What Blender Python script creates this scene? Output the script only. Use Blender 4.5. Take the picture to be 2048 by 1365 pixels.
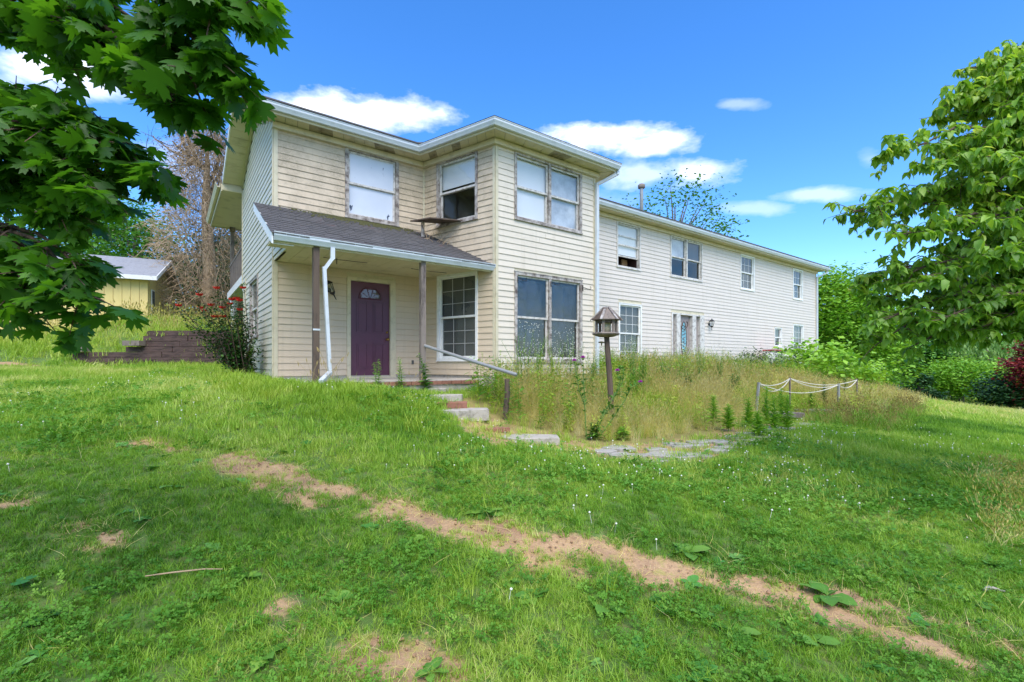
import bpy, bmesh, math, random
import numpy as np
from mathutils import Vector, Matrix
random.seed(7); RNG = np.random.default_rng(11)
SC = bpy.context.scene; COL = SC.collection
for o in list(bpy.data.objects): bpy.data.objects.remove(o)
R = math.radians
ZC = 1.6                    # eye height: heights below are measured from the eye and lifted by this
F0, CX, CY = 933.0, 1024.0, 727.0

# ------------------------------------------------------------------ camera
cam_d = bpy.data.cameras.new('camera'); cam = bpy.data.objects.new('camera', cam_d); COL.objects.link(cam)
cam.location = (0, 0, ZC); cam.rotation_euler = (R(90), 0, 0)
cam_d.sensor_width = 36; cam_d.lens = 933/2048*36; cam_d.shift_y = 44.5/2048
cam_d.clip_start = .05; cam_d.clip_end = 3000
SC.camera = cam

# ------------------------------------------------------------------ light
SUN_EL, SUN_AZ = R(56), R(172)       # azimuth clockwise from +Y: behind the camera, a little to the left
sun_d = bpy.data.lights.new('sun', 'SUN'); sun = bpy.data.objects.new('sun', sun_d); COL.objects.link(sun)
sun_d.energy = 1.2; sun_d.angle = R(55); sun_d.color = (1, .95, .87)
sd = Vector((math.sin(SUN_AZ)*math.cos(SUN_EL), math.cos(SUN_AZ)*math.cos(SUN_EL), math.sin(SUN_EL)))
sun.rotation_euler = sd.to_track_quat('Z', 'Y').to_euler()
sun.location = (0, 0, 60)
W = bpy.data.worlds.new('World'); SC.world = W; W.use_nodes = True
SKY_STRENGTH = .15
VS = SC.view_settings
SC.display_settings.display_device = 'sRGB'
VS.view_transform = 'Standard'; VS.look = 'None'; VS.gamma = 1; VS.use_curve_mapping = False
VS.exposure = 1.76

def build_world():
    nt = W.node_tree; N = nt.nodes; L = nt.links; N.clear()
    out = N.new('ShaderNodeOutputWorld'); bg = N.new('ShaderNodeBackground'); bg.inputs[1].default_value = SKY_STRENGTH
    sky = N.new('ShaderNodeTexSky'); sky.sky_type = 'NISHITA'; sky.sun_disc = False
    sky.sun_elevation = SUN_EL; sky.sun_rotation = SUN_AZ; sky.air_density = 1.0; sky.altitude = 1500; sky.dust_density = 1.6; sky.ozone_density = 3.0
    hs = N.new('ShaderNodeHueSaturation'); hs.inputs['Saturation'].default_value = 1.3
    L.new(sky.outputs[0], hs.inputs['Color']); hs.inputs['Hue'].default_value = .506; hs.inputs['Value'].default_value = .76
    tc = N.new('ShaderNodeTexCoord'); sep = N.new('ShaderNodeSeparateXYZ'); L.new(tc.outputs['Generated'], sep.inputs[0])
    def M(op, a, b=None, c=None, clamp=False):
        n = N.new('ShaderNodeMath'); n.operation = op; n.use_clamp = clamp
        for i, v in enumerate((a, b, c)):
            if v is None: continue
            if isinstance(v, (int, float)): n.inputs[i].default_value = v
            else: L.new(v, n.inputs[i])
        return n.outputs[0]
    X, Y, Z = sep.outputs
    yy = M('MAXIMUM', Y, .02)
    a = M('DIVIDE', X, yy); b = M('DIVIDE', Z, yy)
    def noise(scale, detail, sx=1, sz=2.2):
        mp = N.new('ShaderNodeMapping'); mp.inputs['Scale'].default_value = (sx, 1, sz); L.new(tc.outputs['Generated'], mp.inputs[0])
        n = N.new('ShaderNodeTexNoise'); n.inputs['Scale'].default_value = scale; n.inputs['Detail'].default_value = detail
        n.inputs['Roughness'].default_value = .58; L.new(mp.outputs[0], n.inputs['Vector']); return n.outputs['Fac']
    n1 = noise(9, 7); n2 = noise(3.2, 8); n3 = noise(22, 5)
    dens = None
    # named clouds as ellipses round a direction: x, y, half width, half height (photo pixels), strength
    for (px, py, rx, ry, s) in [(650, 208, 105, 36, 1.0), (735, 225, 130, 40, .9), (820, 226, 110, 34, .9), (1215, 276, 130, 34, 1.05), (1290, 288, 110, 26, .9), (1390, 345, 95, 30, .75), (1290, 350, 110, 30, .55),
                                (90, 130, 170, 60, .9), (200, 160, 120, 40, .7), (1650, 388, 90, 16, .5), (1480, 208, 50, 12, .35), (1510, 420, 70, 14, .4), (1740, 318, 40, 20, .25), (420, 330, 220, 50, .35),
                                (1050, 400, 200, 30, .25)]:
        da = M('DIVIDE', M('SUBTRACT', a, (px-CX)/F0), rx/F0); db = M('DIVIDE', M('SUBTRACT', b, (CY-py)/F0), ry/F0)
        r2 = M('ADD', M('MULTIPLY', da, da), M('MULTIPLY', db, db))
        m = M('MULTIPLY', M('SUBTRACT', 1.15, M('POWER', r2, .5)), 1.0, clamp=False)
        m = M('ADD', m, M('MULTIPLY', M('SUBTRACT', n1, .5), 2.6))
        m = M('ADD', m, M('MULTIPLY', M('SUBTRACT', n3, .5), .7))
        m = M('MULTIPLY', M('SMOOTH_MIN', M('MAXIMUM', M('MULTIPLY', m, 1.25), 0), 1, .3), s)
        dens = m if dens is None else M('MAXIMUM', dens, m)
    front = M('MULTIPLY', M('GREATER_THAN', Y, .02), dens)
    # the rest of the sky carries broken cloud of the same kind
    gen = M('MULTIPLY', M('SUBTRACT', n2, .47), 5.5, clamp=True)
    side = M('MULTIPLY', M('SUBTRACT', .45, Y), 3.0, clamp=True)
    low = M('MULTIPLY', Z, 6, clamp=True)
    gen = M('MULTIPLY', M('MULTIPLY', gen, side), low)
    cov = M('MINIMUM', M('MAXIMUM', front, gen), 1)
    cc = N.new('ShaderNodeMix'); cc.data_type = 'RGBA'
    cc.inputs[6].default_value = (2.6, 2.85, 3.5, 1); cc.inputs[7].default_value = (3.7, 3.8, 4.0, 1)
    L.new(M('MULTIPLY', M('SUBTRACT', cov, .35), 1.6, clamp=True), cc.inputs[0])
    mx = N.new('ShaderNodeMix'); mx.data_type = 'RGBA'
    L.new(M('MULTIPLY', cov, .93), mx.inputs[0]); L.new(hs.outputs[0], mx.inputs[6]); L.new(cc.outputs[2], mx.inputs[7])
    L.new(mx.outputs[2], bg.inputs[0]); L.new(bg.outputs[0], out.inputs[0])
build_world()

# ------------------------------------------------------------------ helpers
def lin(c):
    if isinstance(c, str): c = [int(c[i:i+2], 16)/255 for i in (0, 2, 4)]
    return tuple((x/12.92 if x <= .04045 else ((x+.055)/1.055)**2.4) for x in c)
class NT:
    def __init__(s, name):
        s.m = bpy.data.materials.new(name); s.m.use_nodes = True; s.t = s.m.node_tree; s.N = s.t.nodes; s.L = s.t.links
        s.N.clear(); s.out = s.N.new('ShaderNodeOutputMaterial'); s.p = s.N.new('ShaderNodeBsdfPrincipled'); s.L.new(s.p.outputs[0], s.out.inputs[0])
    def set(s, **k):
        for a, v in k.items(): s.p.inputs[a.replace('_', ' ')].default_value = v
    def noise(s, scale, detail=4, rough=.55, vec=None, st=(1, 1, 1), coord='Object'):
        if vec is None:
            tc = s.N.new('ShaderNodeTexCoord'); mp = s.N.new('ShaderNodeMapping'); mp.inputs['Scale'].default_value = st
            s.L.new(tc.outputs[coord], mp.inputs[0]); vec = mp.outputs[0]
        n = s.N.new('ShaderNodeTexNoise'); n.inputs['Scale'].default_value = scale; n.inputs['Detail'].default_value = detail; n.inputs['Roughness'].default_value = rough
        s.L.new(vec, n.inputs['Vector']); return n.outputs['Fac']
    def ramp(s, fac, stops):
        r = s.N.new('ShaderNodeValToRGB'); e = r.color_ramp.elements
        while len(e) < len(stops): e.new(.5)
        for i, (p, c) in enumerate(stops):
            e[i].position = p; c = lin(c) if isinstance(c, str) else c
            e[i].color = (*c, 1) if len(c) == 3 else c
        s.L.new(fac, r.inputs[0]); return r.outputs[0]
    def mix(s, fac, a, b, mode='MIX'):
        n = s.N.new('ShaderNodeMix'); n.data_type = 'RGBA'; n.blend_type = mode
        for i, v in ((0, fac), (6, a), (7, b)):
            if isinstance(v, (int, float)): n.inputs[i].default_value = v
            elif isinstance(v, tuple): n.inputs[i].default_value = (*v, 1)
            elif isinstance(v, str): n.inputs[i].default_value = (*lin(v), 1)
            else: s.L.new(v, n.inputs[i])
        return n.outputs[2]
    def math(s, op, a, b=0, clamp=False):
        n = s.N.new('ShaderNodeMath'); n.operation = op; n.use_clamp = clamp
        for i, v in enumerate((a, b)):
            if isinstance(v, (int, float)): n.inputs[i].default_value = v
            else: s.L.new(v, n.inputs[i])
        return n.outputs[0]
    def attr(s, name, inst=False):
        n = s.N.new('ShaderNodeAttribute'); n.attribute_name = name; n.attribute_type = 'INSTANCER' if inst else 'GEOMETRY'; return n.outputs['Fac']
    def base(s, c): s.L.new(c, s.p.inputs['Base Color'])
    def bump(s, h, strength=.3, dist=.02):
        b = s.N.new('ShaderNodeBump'); b.inputs['Strength'].default_value = strength; b.inputs['Distance'].default_value = dist
        s.L.new(h, b.inputs['Height']); s.L.new(b.outputs[0], s.p.inputs['Normal'])
MATS = {}
def paint(name, c1, c2, scale=3, rough=.55, st=(1, 1, 1), dirt=None, dscale=6, dth=(.5, .75), bump=.15, damt=1.0, coord='Object'):
    n = NT(name); n.set(Roughness=rough)
    col = n.mix(n.noise(scale, 5, st=st, coord=coord), lin(c1), lin(c2))
    if dirt:
        f = n.ramp(n.noise(dscale, 8, .68, st=st, coord=coord), [(dth[0], (0, 0, 0)), (dth[1], (damt,)*3)])
        col = n.mix(f, col, lin(dirt))
    n.base(col)
    if bump: n.bump(n.noise(scale*9, 4, st=st, coord=coord), bump, .01)
    MATS[name] = n.m; return n.m
def siding(name, c1, c2, mil, lo, hi, zlo=None, zhi=None):
    n = NT(name); n.set(Roughness=.5)
    col = n.mix(n.noise(1.3, 5), lin(c1), lin(c2))
    f = n.ramp(n.noise(2.1, 9, .72), [(lo, (0, 0, 0)), (hi, (1, 1, 1))])
    fine = n.ramp(n.noise(26, 6, .7, st=(1, 1, 2)), [(.38, (.15,)*3), (.62, (1, 1, 1))])
    f = n.mix(1.0, f, fine, 'MULTIPLY')
    if zlo is not None:
        tc = n.N.new('ShaderNodeTexCoord'); sp = n.N.new('ShaderNodeSeparateXYZ'); n.L.new(tc.outputs['Object'], sp.inputs[0])
        mr = n.N.new('ShaderNodeMapRange'); mr.inputs[1].default_value = zlo; mr.inputs[2].default_value = zhi; n.L.new(sp.outputs[2], mr.inputs[0])
        f = n.mix(1.0, f, mr.outputs[0], 'MULTIPLY')
    col = n.mix(n.math('MULTIPLY', f, .62), col, lin(mil))
    st = n.ramp(n.noise(1.6, 7, .6, st=(6, 6, .35)), [(.52, (0, 0, 0)), (.8, (1, 1, 1))])
    col = n.mix(n.math('MULTIPLY', st, .22), col, lin('8d8266'))
    n.base(col); n.bump(n.noise(60, 3, st=(.4, .4, 3)), .12, .006)
    MATS[name] = n.m; return n.m
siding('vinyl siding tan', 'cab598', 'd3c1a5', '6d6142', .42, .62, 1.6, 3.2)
siding('vinyl siding cream', 'd6c8b2', 'ded2be', '8f8767', .5, .75, 2.0, 4.0)
siding('vinyl siding pale', 'cbc4ae', 'd4cdba', '8b8a6c', .56, .8)
siding('vinyl siding far', 'd0c4b4', 'd9cec0', '958c70', .55, .8, 2.5, 4.5)
paint('trim cream', 'cbbf9f', 'd4caad', 2, dirt='77704e', dscale=5, dth=(.5, .8), damt=.55)
paint('soffit', 'cbbf95', 'd5caa4', 2.2, dirt='766c46', dscale=2.5, dth=(.52, .75), damt=.5)
paint('soffit stained', '8d8160', 'b0a37c', 4, dirt='4b3f2c', dscale=5, dth=(.45, .7))
paint('gutter white', 'c6cccf', 'd6dadb', 3, .35, dirt='8d9388', dscale=4, dth=(.5, .8), damt=.5)
paint('white paint', 'e2e1da', 'ecebe6', 3, .45, dirt='908a7c', dscale=7, dth=(.55, .8), damt=.5)
paint('window frame', 'c9c2b6', 'dcd8d0', 5, .5, dirt='6f655a', dscale=9, dth=(.48, .7), damt=.8)
paint('window frame worn', 'a79c90', 'cfc8bf', 6, .6, dirt='5b4c41', dscale=8, dth=(.4, .65))
paint('weathered wood', '6d6057', '968a7e', 5, .8, st=(1, 1, .25), dirt='3d322b', dscale=9, dth=(.5, .7), bump=.5)
paint('brown wood', '4e3f36', '71604f', 6, .8, st=(1, 1, .25), dirt='2a211c', dscale=9, dth=(.5, .75), bump=.5)
paint('old timber', '4a3833', '665049', 4, .9, st=(.5, .5, 3), dirt='2a1f1c', dscale=6, dth=(.45, .7), bump=.6)
paint('concrete', 'a59d8f', 'bdb5a8', 6, .85, dirt='6f6a5c', dscale=7, dth=(.5, .75), bump=.5)
paint('brick red', '8a5c4a', 'a06e58', 9, .85, dirt='5c4438', dscale=14, dth=(.5, .75), bump=.5)
paint('flagstone', '98938b', 'b4ada0', 4, .8, dirt='6b685e', dscale=5, dth=(.5, .75), bump=.5)
paint('door plum', '54293f', '603249', 3, .38, dirt='40202f', dscale=4, dth=(.5, .8), damt=.6, bump=.05)
paint('door taupe', '8b7f7c', '9b8f8b', 3, .5, dirt='6a5f5b', dscale=5, dth=(.5, .8), bump=.1)
paint('black iron', '121212', '1e1d1c', 8, .45, bump=.1)
paint('galvanised pipe', '8f8f8c', 'abaaa5', 9, .45, dirt='67584a', dscale=6, dth=(.55, .75), bump=.15); MATS['galvanised pipe'].node_tree.nodes['Principled BSDF'].inputs['Metallic'].default_value = .4
paint('brass', 'a08040', 'c09a55', 9, .3); MATS['brass'].node_tree.nodes['Principled BSDF'].inputs['Metallic'].default_value = 1
paint('yellow boards', 'e0c678', 'e8d28c', 3, .7, st=(1, 1, .4), dirt='a3966b', dscale=4, dth=(.5, .8), damt=.5)
paint('grey shingle far', '85868a', '9a9b9d', 6, .9, dirt='6b6c6d', dscale=12)
paint('blind', 'e3e3e4', 'efefee', 2, .7, bump=0)
paint('curtain pale', 'c5cad2', 'd9dde0', 1.2, .7, dirt='9aa0a8', dscale=2, dth=(.4, .7), bump=0)
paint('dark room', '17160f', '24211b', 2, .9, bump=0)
paint('muntin grey', 'a3a29c', 'b9b8b2', 3, .5, bump=0)
paint('grey screen', '4b4d4a', '5a5b57', 2, .7, bump=0)
paint('brown room', '2c1512', '3a1d18', 2, .9, bump=0)
paint('tan panel', 'a8845c', 'b8946c', 2, .8, bump=0)
paint('red plastic', 'b8222c', 'c93038', 4, .4, bump=0)
paint('white plastic', 'e6e6e4', 'f0f0ee', 3, .35, bump=0)
paint('rope', 'c9c2b0', 'd8d2c2', 30, .9)
paint('bark grey', '5c5148', '7d7064', 9, .95, st=(1, 1, .25), dirt='332c27', dscale=14, dth=(.5, .7), bump=.8)
paint('bark brown', '4a3a30', '6b5646', 12, .95, dirt='2a211b', dscale=16, dth=(.5, .7), bump=.8)
paint('dry twig', '9c8464', 'bda484', 6, .95, dirt='594a3c', dscale=8)
paint('dead leaf', '9c8460', 'b59c78', 12, .9)
paint('stem green', '5d7a34', '6f8c3e', 12, .7)
paint('stem dry', 'a08a55', 'b59d65', 12, .8)
paint('red flower', 'c5181c', 'e0352a', 20, .6)
paint('purple flower', '8e1f86', 'b53ca8', 30, .7)
paint('white flower', 'e4e2d2', 'eeecdf', 30, .7)
paint('yellow flower', 'd8b93a', 'e2c44a', 30, .7)
paint('clod', '8c6a4e', 'b08f6c', 30, .95)
paint('moss', '4c4a2a', '6a6840', 30, .95)
paint('art glass', '4d8fa0', '7fb5c0', 8, .25, bump=0)
def shingle_mat():
    n = NT('asphalt shingle'); n.set(Roughness=.95)
    c = n.mix(n.noise(1.4, 6, .6), lin('323233'), lin('484746'))
    c = n.mix(n.ramp(n.noise(220, 2), [(.35, (0, 0, 0)), (.7, (.7, .7, .7))]), c, lin('7d7876'))
    c = n.mix(n.ramp(n.noise(3, 8, .7), [(.6, (0, 0, 0)), (.72, (.8,)*3)]), c, lin('6a3f3a'))
    n.base(c); n.bump(n.noise(150, 3), .5, .004); MATS['shingle'] = n.m
shingle_mat()
def glass_mat():
    n = NT('window glass'); N, L = n.N, n.L
    gl = N.new('ShaderNodeBsdfGlossy'); gl.inputs['Roughness'].default_value = .03; gl.inputs['Color'].default_value = (.82, .88, .84, 1)
    tr = N.new('ShaderNodeBsdfTransparent'); tr.inputs[0].default_value = (.92, .94, .94, 1)
    fr = N.new('ShaderNodeLayerWeight'); fr.inputs[0].default_value = .5
    bp = N.new('ShaderNodeBump'); bp.inputs['Strength'].default_value = .06; bp.inputs['Distance'].default_value = .02
    L.new(n.noise(3.5, 2), bp.inputs['Height']); L.new(bp.outputs[0], gl.inputs['Normal'])
    mx = N.new('ShaderNodeMixShader'); f = n.math('ADD', n.math('MULTIPLY', n.math('POWER', fr.outputs[1], 3.5), .7), .07, True)
    L.new(f, mx.inputs[0]); L.new(tr.outputs[0], mx.inputs[1]); L.new(gl.outputs[0], mx.inputs[2]); L.new(mx.outputs[0], n.out.inputs[0])
    MATS['glass'] = n.m
    n = NT('dusty glass'); n.set(Roughness=.12); n.p.inputs['Specular IOR Level'].default_value = .9
    c = n.mix(n.noise(1.6, 5), lin('c2c7cf'), lin('dfe2e4'))
    sp = n.ramp(n.noise(9, 3, .5, st=(1, 1, .5)), [(.70, (0, 0, 0)), (.73, (1, 1, 1))])
    n.base(n.mix(sp, c, lin('3a3b40'))); MATS['dusty glass'] = n.m
    n = NT('plastic sheet'); N, L = n.N, n.L
    gl = N.new('ShaderNodeBsdfGlossy'); gl.inputs['Roughness'].default_value = .18
    tr = N.new('ShaderNodeBsdfTransparent')
    bp = N.new('ShaderNodeBump'); bp.inputs['Strength'].default_value = 1; bp.inputs['Distance'].default_value = .12
    L.new(n.noise(3, 5, .6, st=(1.2, 1, .5)), bp.inputs['Height']); L.new(bp.outputs[0], gl.inputs['Normal'])
    mx = N.new('ShaderNodeMixShader'); mx.inputs[0].default_value = .09
    L.new(tr.outputs[0], mx.inputs[1]); L.new(gl.outputs[0], mx.inputs[2]); L.new(mx.outputs[0], n.out.inputs[0]); MATS['plastic sheet'] = n.m
glass_mat()
def leaf_mat(name, stops, inst=True, trans=.3, rough=.5, spec=.35, tcol=(1.0, .95, .45)):
    n = NT(name); n.set(Roughness=rough); n.p.inputs['Specular IOR Level'].default_value = spec
    f = n.attr('tint', inst)
    c = n.ramp(f, stops); n.base(c)
    tr = n.N.new('ShaderNodeBsdfTranslucent')
    n.L.new(n.mix(1.0, c, tcol, 'MULTIPLY'), tr.inputs[0])
    mx = n.N.new('ShaderNodeMixShader'); mx.inputs[0].default_value = trans
    n.L.new(n.p.outputs[0], mx.inputs[1]); n.L.new(tr.outputs[0], mx.inputs[2]); n.L.new(mx.outputs[0], n.out.inputs[0])
    MATS[name] = n.m; return n.m
G1 = [(0, '487a1e'), (.35, '7fae30'), (.7, 'acca4c'), (1, 'd8dc88')]
leaf_mat('lawn grass', G1, trans=.42)
leaf_mat('clover', [(0, '3f7420'), (.5, '5f972c'), (1, '93bc46')], rough=.6, trans=.4)
leaf_mat('plantain', [(0, '3c7a2c'), (.6, '5c9a40'), (1, '8db85e')], rough=.5)
leaf_mat('golden grass', [(0, 'a9b44c'), (.25, 'd6d46c'), (.6, 'f4e492'), (1, 'fcf0b8')], rough=.8, trans=.55, tcol=(.97, 1, .84))
leaf_mat('brown grass', [(0, '94964c'), (.5, 'b8a262'), (1, 'd8c080')], rough=.8, trans=.4, tcol=(1, .95, .8))
leaf_mat('tall grass', [(0, '628e1e'), (.6, '98b834'), (1, 'c8d05a')])
leaf_mat('weed leaf', [(0, '3c6f26'), (.5, '5a8e33'), (1, '8cb548')], inst=False, rough=.6)
leaf_mat('maple leaf', [(0, '32601a'), (.4, '4a8020'), (.8, '6aa628'), (1, '94c43c')], inst=False, trans=.56, rough=.42, spec=.4)
leaf_mat('dogwood leaf', [(0, '55842a'), (.5, '7cab3a'), (.85, 'a4cb4c'), (1, 'c8dc70')], inst=False, trans=.52, rough=.4, spec=.5)
leaf_mat('tree leaf', [(0, '33601c'), (.5, '4f8a28'), (1, '80ae3f')], inst=False, trans=.3)
leaf_mat('bright leaf', [(0, '4a7f20'), (.5, '6ba52a'), (1, '9cc944')], inst=False, trans=.35)
leaf_mat('conifer leaf', [(0, '1f3f22'), (.6, '33592c'), (1, '4d7440')], inst=False, trans=.15)
leaf_mat('willow leaf', [(0, '5f8a3c'), (.6, '83aa55'), (1, 'a5c272')], inst=False, trans=.3)
leaf_mat('red leaf', [(0, '6a2226'), (.6, '9a3a3c'), (1, 'c06058')], inst=False, trans=.3)
leaf_mat('rose leaf', [(0, '1d3d18'), (.6, '31571f'), (1, '4f7a2a')], inst=False, trans=.2)
leaf_mat('grey needles', [(0, '4f4a3c'), (.5, '756a57'), (1, '948a78')], inst=False, trans=.1)

class MB:
    def __init__(s): s.V = []; s.F = []; s.M = []; s.sm = []
    def face(s, pts, m=0):
        b = len(s.V); s.V += [tuple(p) for p in pts]; s.F.append(tuple(range(b, b+len(pts)))); s.M.append(m)
    def hexa(s, p, m=0):      # 8 points: bottom 0-3 ccw, top 4-7
        b = len(s.V); s.V += [tuple(q) for q in p]
        for f in ((3, 2, 1, 0), (4, 5, 6, 7), (0, 1, 5, 4), (1, 2, 6, 5), (2, 3, 7, 6), (3, 0, 4, 7)):
            s.F.append(tuple(b+i for i in f)); s.M.append(m)
    def box(s, x0, x1, y0, y1, z0, z1, m=0):
        s.hexa([(x0, y0, z0), (x1, y0, z0), (x1, y1, z0), (x0, y1, z0), (x0, y0, z1), (x1, y0, z1), (x1, y1, z1), (x0, y1, z1)], m)
    def bar(s, a, b, w, h, m=0, up=(0, 0, 1)):
        a = Vector(a); b = Vector(b); d = (b-a).normalized(); upv = Vector(up)
        if abs(d.dot(upv)) > .98: upv = Vector((0, 1, 0))
        sd_ = d.cross(upv).normalized()*w/2; u_ = sd_.cross(d).normalized()*h/2
        s.hexa([a-sd_-u_, a+sd_-u_, b+sd_-u_, b-sd_-u_, a-sd_+u_, a+sd_+u_, b+sd_+u_, b-sd_+u_], m)
    def tube(s, pts, rad, n=6, m=0, cap=True):
        pts = [Vector(p) for p in pts]
        if not hasattr(rad, '__len__'): rad = [rad]*len(pts)
        b = len(s.V); ref = None
        for i, p in enumerate(pts):
            d = (pts[min(i+1, len(pts)-1)]-pts[max(i-1, 0)])
            d = d.normalized() if d.length > 1e-9 else Vector((0, 0, 1))
            if ref is None: ref = d.orthogonal().normalized()
            ref = ref-d*ref.dot(d); ref = ref.normalized() if ref.length > 1e-6 else d.orthogonal().normalized()
            w = d.cross(ref)
            for k in range(n):
                t = 2*math.pi*k/n; s.V.append(tuple(p+(ref*math.cos(t)+w*math.sin(t))*rad[i]))
        for i in range(len(pts)-1):
            for k in range(n):
                s.F.append((b+i*n+k, b+i*n+(k+1) % n, b+(i+1)*n+(k+1) % n, b+(i+1)*n+k)); s.M.append(m)
        if cap and n > 2:
            s.F.append(tuple(b+k for k in reversed(range(n)))); s.M.append(m)
            s.F.append(tuple(b+(len(pts)-1)*n+k for k in range(n))); s.M.append(m)
    def lathe(s, prof, c=(0, 0, 0), n=12, m=0, mat=None):
        b = len(s.V)
        for (r, z) in prof:
            for k in range(n):
                t = 2*math.pi*k/n; v = Vector((r*math.cos(t), r*math.sin(t), z))
                if mat: v = mat @ v
                s.V.append(tuple(v+Vector(c)))
        for i in range(len(prof)-1):
            for k in range(n):
                s.F.append((b+i*n+k, b+i*n+(k+1) % n, b+(i+1)*n+(k+1) % n, b+(i+1)*n+k)); s.M.append(m)
        s.F.append(tuple(b+k for k in reversed(range(n)))); s.M.append(m)
        s.F.append(tuple(b+(len(prof)-1)*n+k for k in range(n))); s.M.append(m)
    def build(s, name, mats, parent=None, smooth=False):
        me = bpy.data.meshes.new(name); me.from_pydata(s.V, [], s.F)
        if isinstance(mats, str): mats = [mats]
        for q in mats: me.materials.append(MATS[q])
        if len(mats) > 1: me.polygons.foreach_set('material_index', s.M)
        if smooth: me.polygons.foreach_set('use_smooth', [True]*len(me.polygons))
        me.update(); return link(name, me, parent)
def link(name, me, parent=None):
    o = bpy.data.objects.new(name, me); COL.objects.link(o)
    if parent: o.parent = parent
    return o
def tag(o, label=None, cat=None, group=None, kind=None):
    if label: o['label'] = label
    if cat: o['category'] = cat
    if group: o['group'] = group
    if kind: o['kind'] = kind
    return o
def empty(name, loc=(0, 0, 0), rz=0, **k):
    o = bpy.data.objects.new(name, None); COL.objects.link(o); o.location = loc; o.rotation_euler = (0, 0, rz); o.empty_display_size = .1
    return tag(o, **k)
def np_mesh(name, V, F, mat, tint=None, parent=None, smooth=False):
    """V (n,3), F (m,k) arrays, one polygon size"""
    me = bpy.data.meshes.new(name); V = np.asarray(V, np.float32); F = np.asarray(F, np.int32)
    me.vertices.add(len(V)); me.vertices.foreach_set('co', V.ravel())
    k = F.shape[1]; me.loops.add(F.size); me.loops.foreach_set('vertex_index', F.ravel())
    me.polygons.add(len(F)); me.polygons.foreach_set('loop_start', np.arange(0, F.size, k, dtype=np.int32)); me.polygons.foreach_set('loop_total', np.full(len(F), k, np.int32))
    if smooth: me.polygons.foreach_set('use_smooth', np.ones(len(F), bool))
    if tint is not None:
        a = me.attributes.new('tint', 'FLOAT', 'POINT'); a.data.foreach_set('value', np.asarray(tint, np.float32))
    me.materials.append(MATS[mat]); me.update(calc_edges=True); return link(name, me, parent)
def rotmats(yaw, pitch, roll):
    cy, sy, cp, sp, cr, sr = np.cos(yaw), np.sin(yaw), np.cos(pitch), np.sin(pitch), np.cos(roll), np.sin(roll)
    n = len(yaw); Z = np.zeros(n); O = np.ones(n)
    Rz = np.stack([cy, -sy, Z, sy, cy, Z, Z, Z, O], -1).reshape(n, 3, 3)
    Rx = np.stack([O, Z, Z, Z, cp, -sp, Z, sp, cp], -1).reshape(n, 3, 3)
    Ry = np.stack([cr, Z, sr, Z, O, Z, -sr, Z, cr], -1).reshape(n, 3, 3)
    return Rz @ Rx @ Ry
def leafset(P, Rm, size, tv, tf):
    """template verts tv (k,3), faces tf (f,c) put at P with rotations Rm, sizes"""
    P = np.asarray(P); n = len(P); k = len(tv)
    V = np.einsum('nij,kj->nki', Rm, tv)*np.asarray(size)[:, None, None]+P[:, None, :]
    F = (np.asarray(tf)[None]+(np.arange(n)*k)[:, None, None]).reshape(-1, len(tf[0]))
    return V.reshape(-1, 3), F
# leaf templates (stem at origin, blade along +Y, unit length)
def tmpl_oval(w=.5, fold=.12, droop=.25):
    v = []; ys = [0, .3, .65, 1]; ws = [.0, .46, .38, 0]
    for y, ww in zip(ys, ws):
        z = -droop*y*y
        v += [(-ww*w, y, z+fold*ww), (0, y, z), (ww*w, y, z+fold*ww)]
    f = []
    for i in range(3):
        a = i*3
        f += [(a, a+1, a+4, a+3), (a+1, a+2, a+5, a+4)]
    return np.array(v), np.array(f)
def tmpl_maple():
    half = [(0, 1.0), (.07, .80), (.17, .83), (.14, .62), (.30, .74), (.46, .86), (.45, .68), (.60, .66), (.47, .53), (.42, .44), (.27, .38), (.44, .30), (.56, .30), (.46, .18), (.34, .08), (.18, .06), (.06, .02)]
    pts = half+[(-x, y) for x, y in reversed(half[1:])]
    v = [(0, .38, .03)]+[(x, y, -.10*(x*x+(y-.38)**2)+.05*abs(x)) for x, y in pts]
    n = len(pts); f = [(0, 1+(i+1) % n, 1+i) for i in range(n)]
    return np.array(v), np.array(f)
OV, OF = tmpl_oval(); MV, MF = tmpl_maple()
DV = np.array([(0, 0, 0), (-.32, .5, .05), (0, 1, -.05), (.32, .5, .05)]); DF = np.array([(0, 3, 2, 1)])
NV = np.array([(0, 0, 0), (-.07, .5, 0), (0, 1, -.12), (.07, .5, 0)])

# value noise for layout
_T = RNG.random((256, 256))
def vnoise(x, y, sc):
    x = np.asarray(x)*sc+1000; y = np.asarray(y)*sc+1000; xi = np.floor(x).astype(int); yi = np.floor(y).astype(int); fx = x-xi; fy = y-yi
    fx = fx*fx*(3-2*fx); fy = fy*fy*(3-2*fy); g = lambda a, b: _T[a % 256, b % 256]
    return (g(xi, yi)*(1-fx)+g(xi+1, yi)*fx)*(1-fy)+(g(xi, yi+1)*(1-fx)+g(xi+1, yi+1)*fx)*fy
def fbm(x, y, sc, o=4): return sum(vnoise(x, y, sc*2**i)*.5**i for i in range(o))/sum(.5**i for i in range(o))
def inpoly(x, y, poly):
    x = np.asarray(x); y = np.asarray(y); ins = np.zeros(x.shape, bool); n = len(poly)
    for i in range(n):
        x1, y1 = poly[i]; x2, y2 = poly[(i+1) % n]
        c = ((y1 > y) != (y2 > y)) & (x < (x2-x1)*(y-y1)/((y2-y1)+1e-12)+x1); ins ^= c
    return ins

# ------------------------------------------------------------------ house frame
TH = R(36.2); U = np.array([math.cos(TH), math.sin(TH)]); Vv = np.array([-math.sin(TH), math.cos(TH)]); A0 = np.array([-4.77, 9.33])
def h2w(x, y): p = A0+x*U+y*Vv; return float(p[0]), float(p[1])
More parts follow.
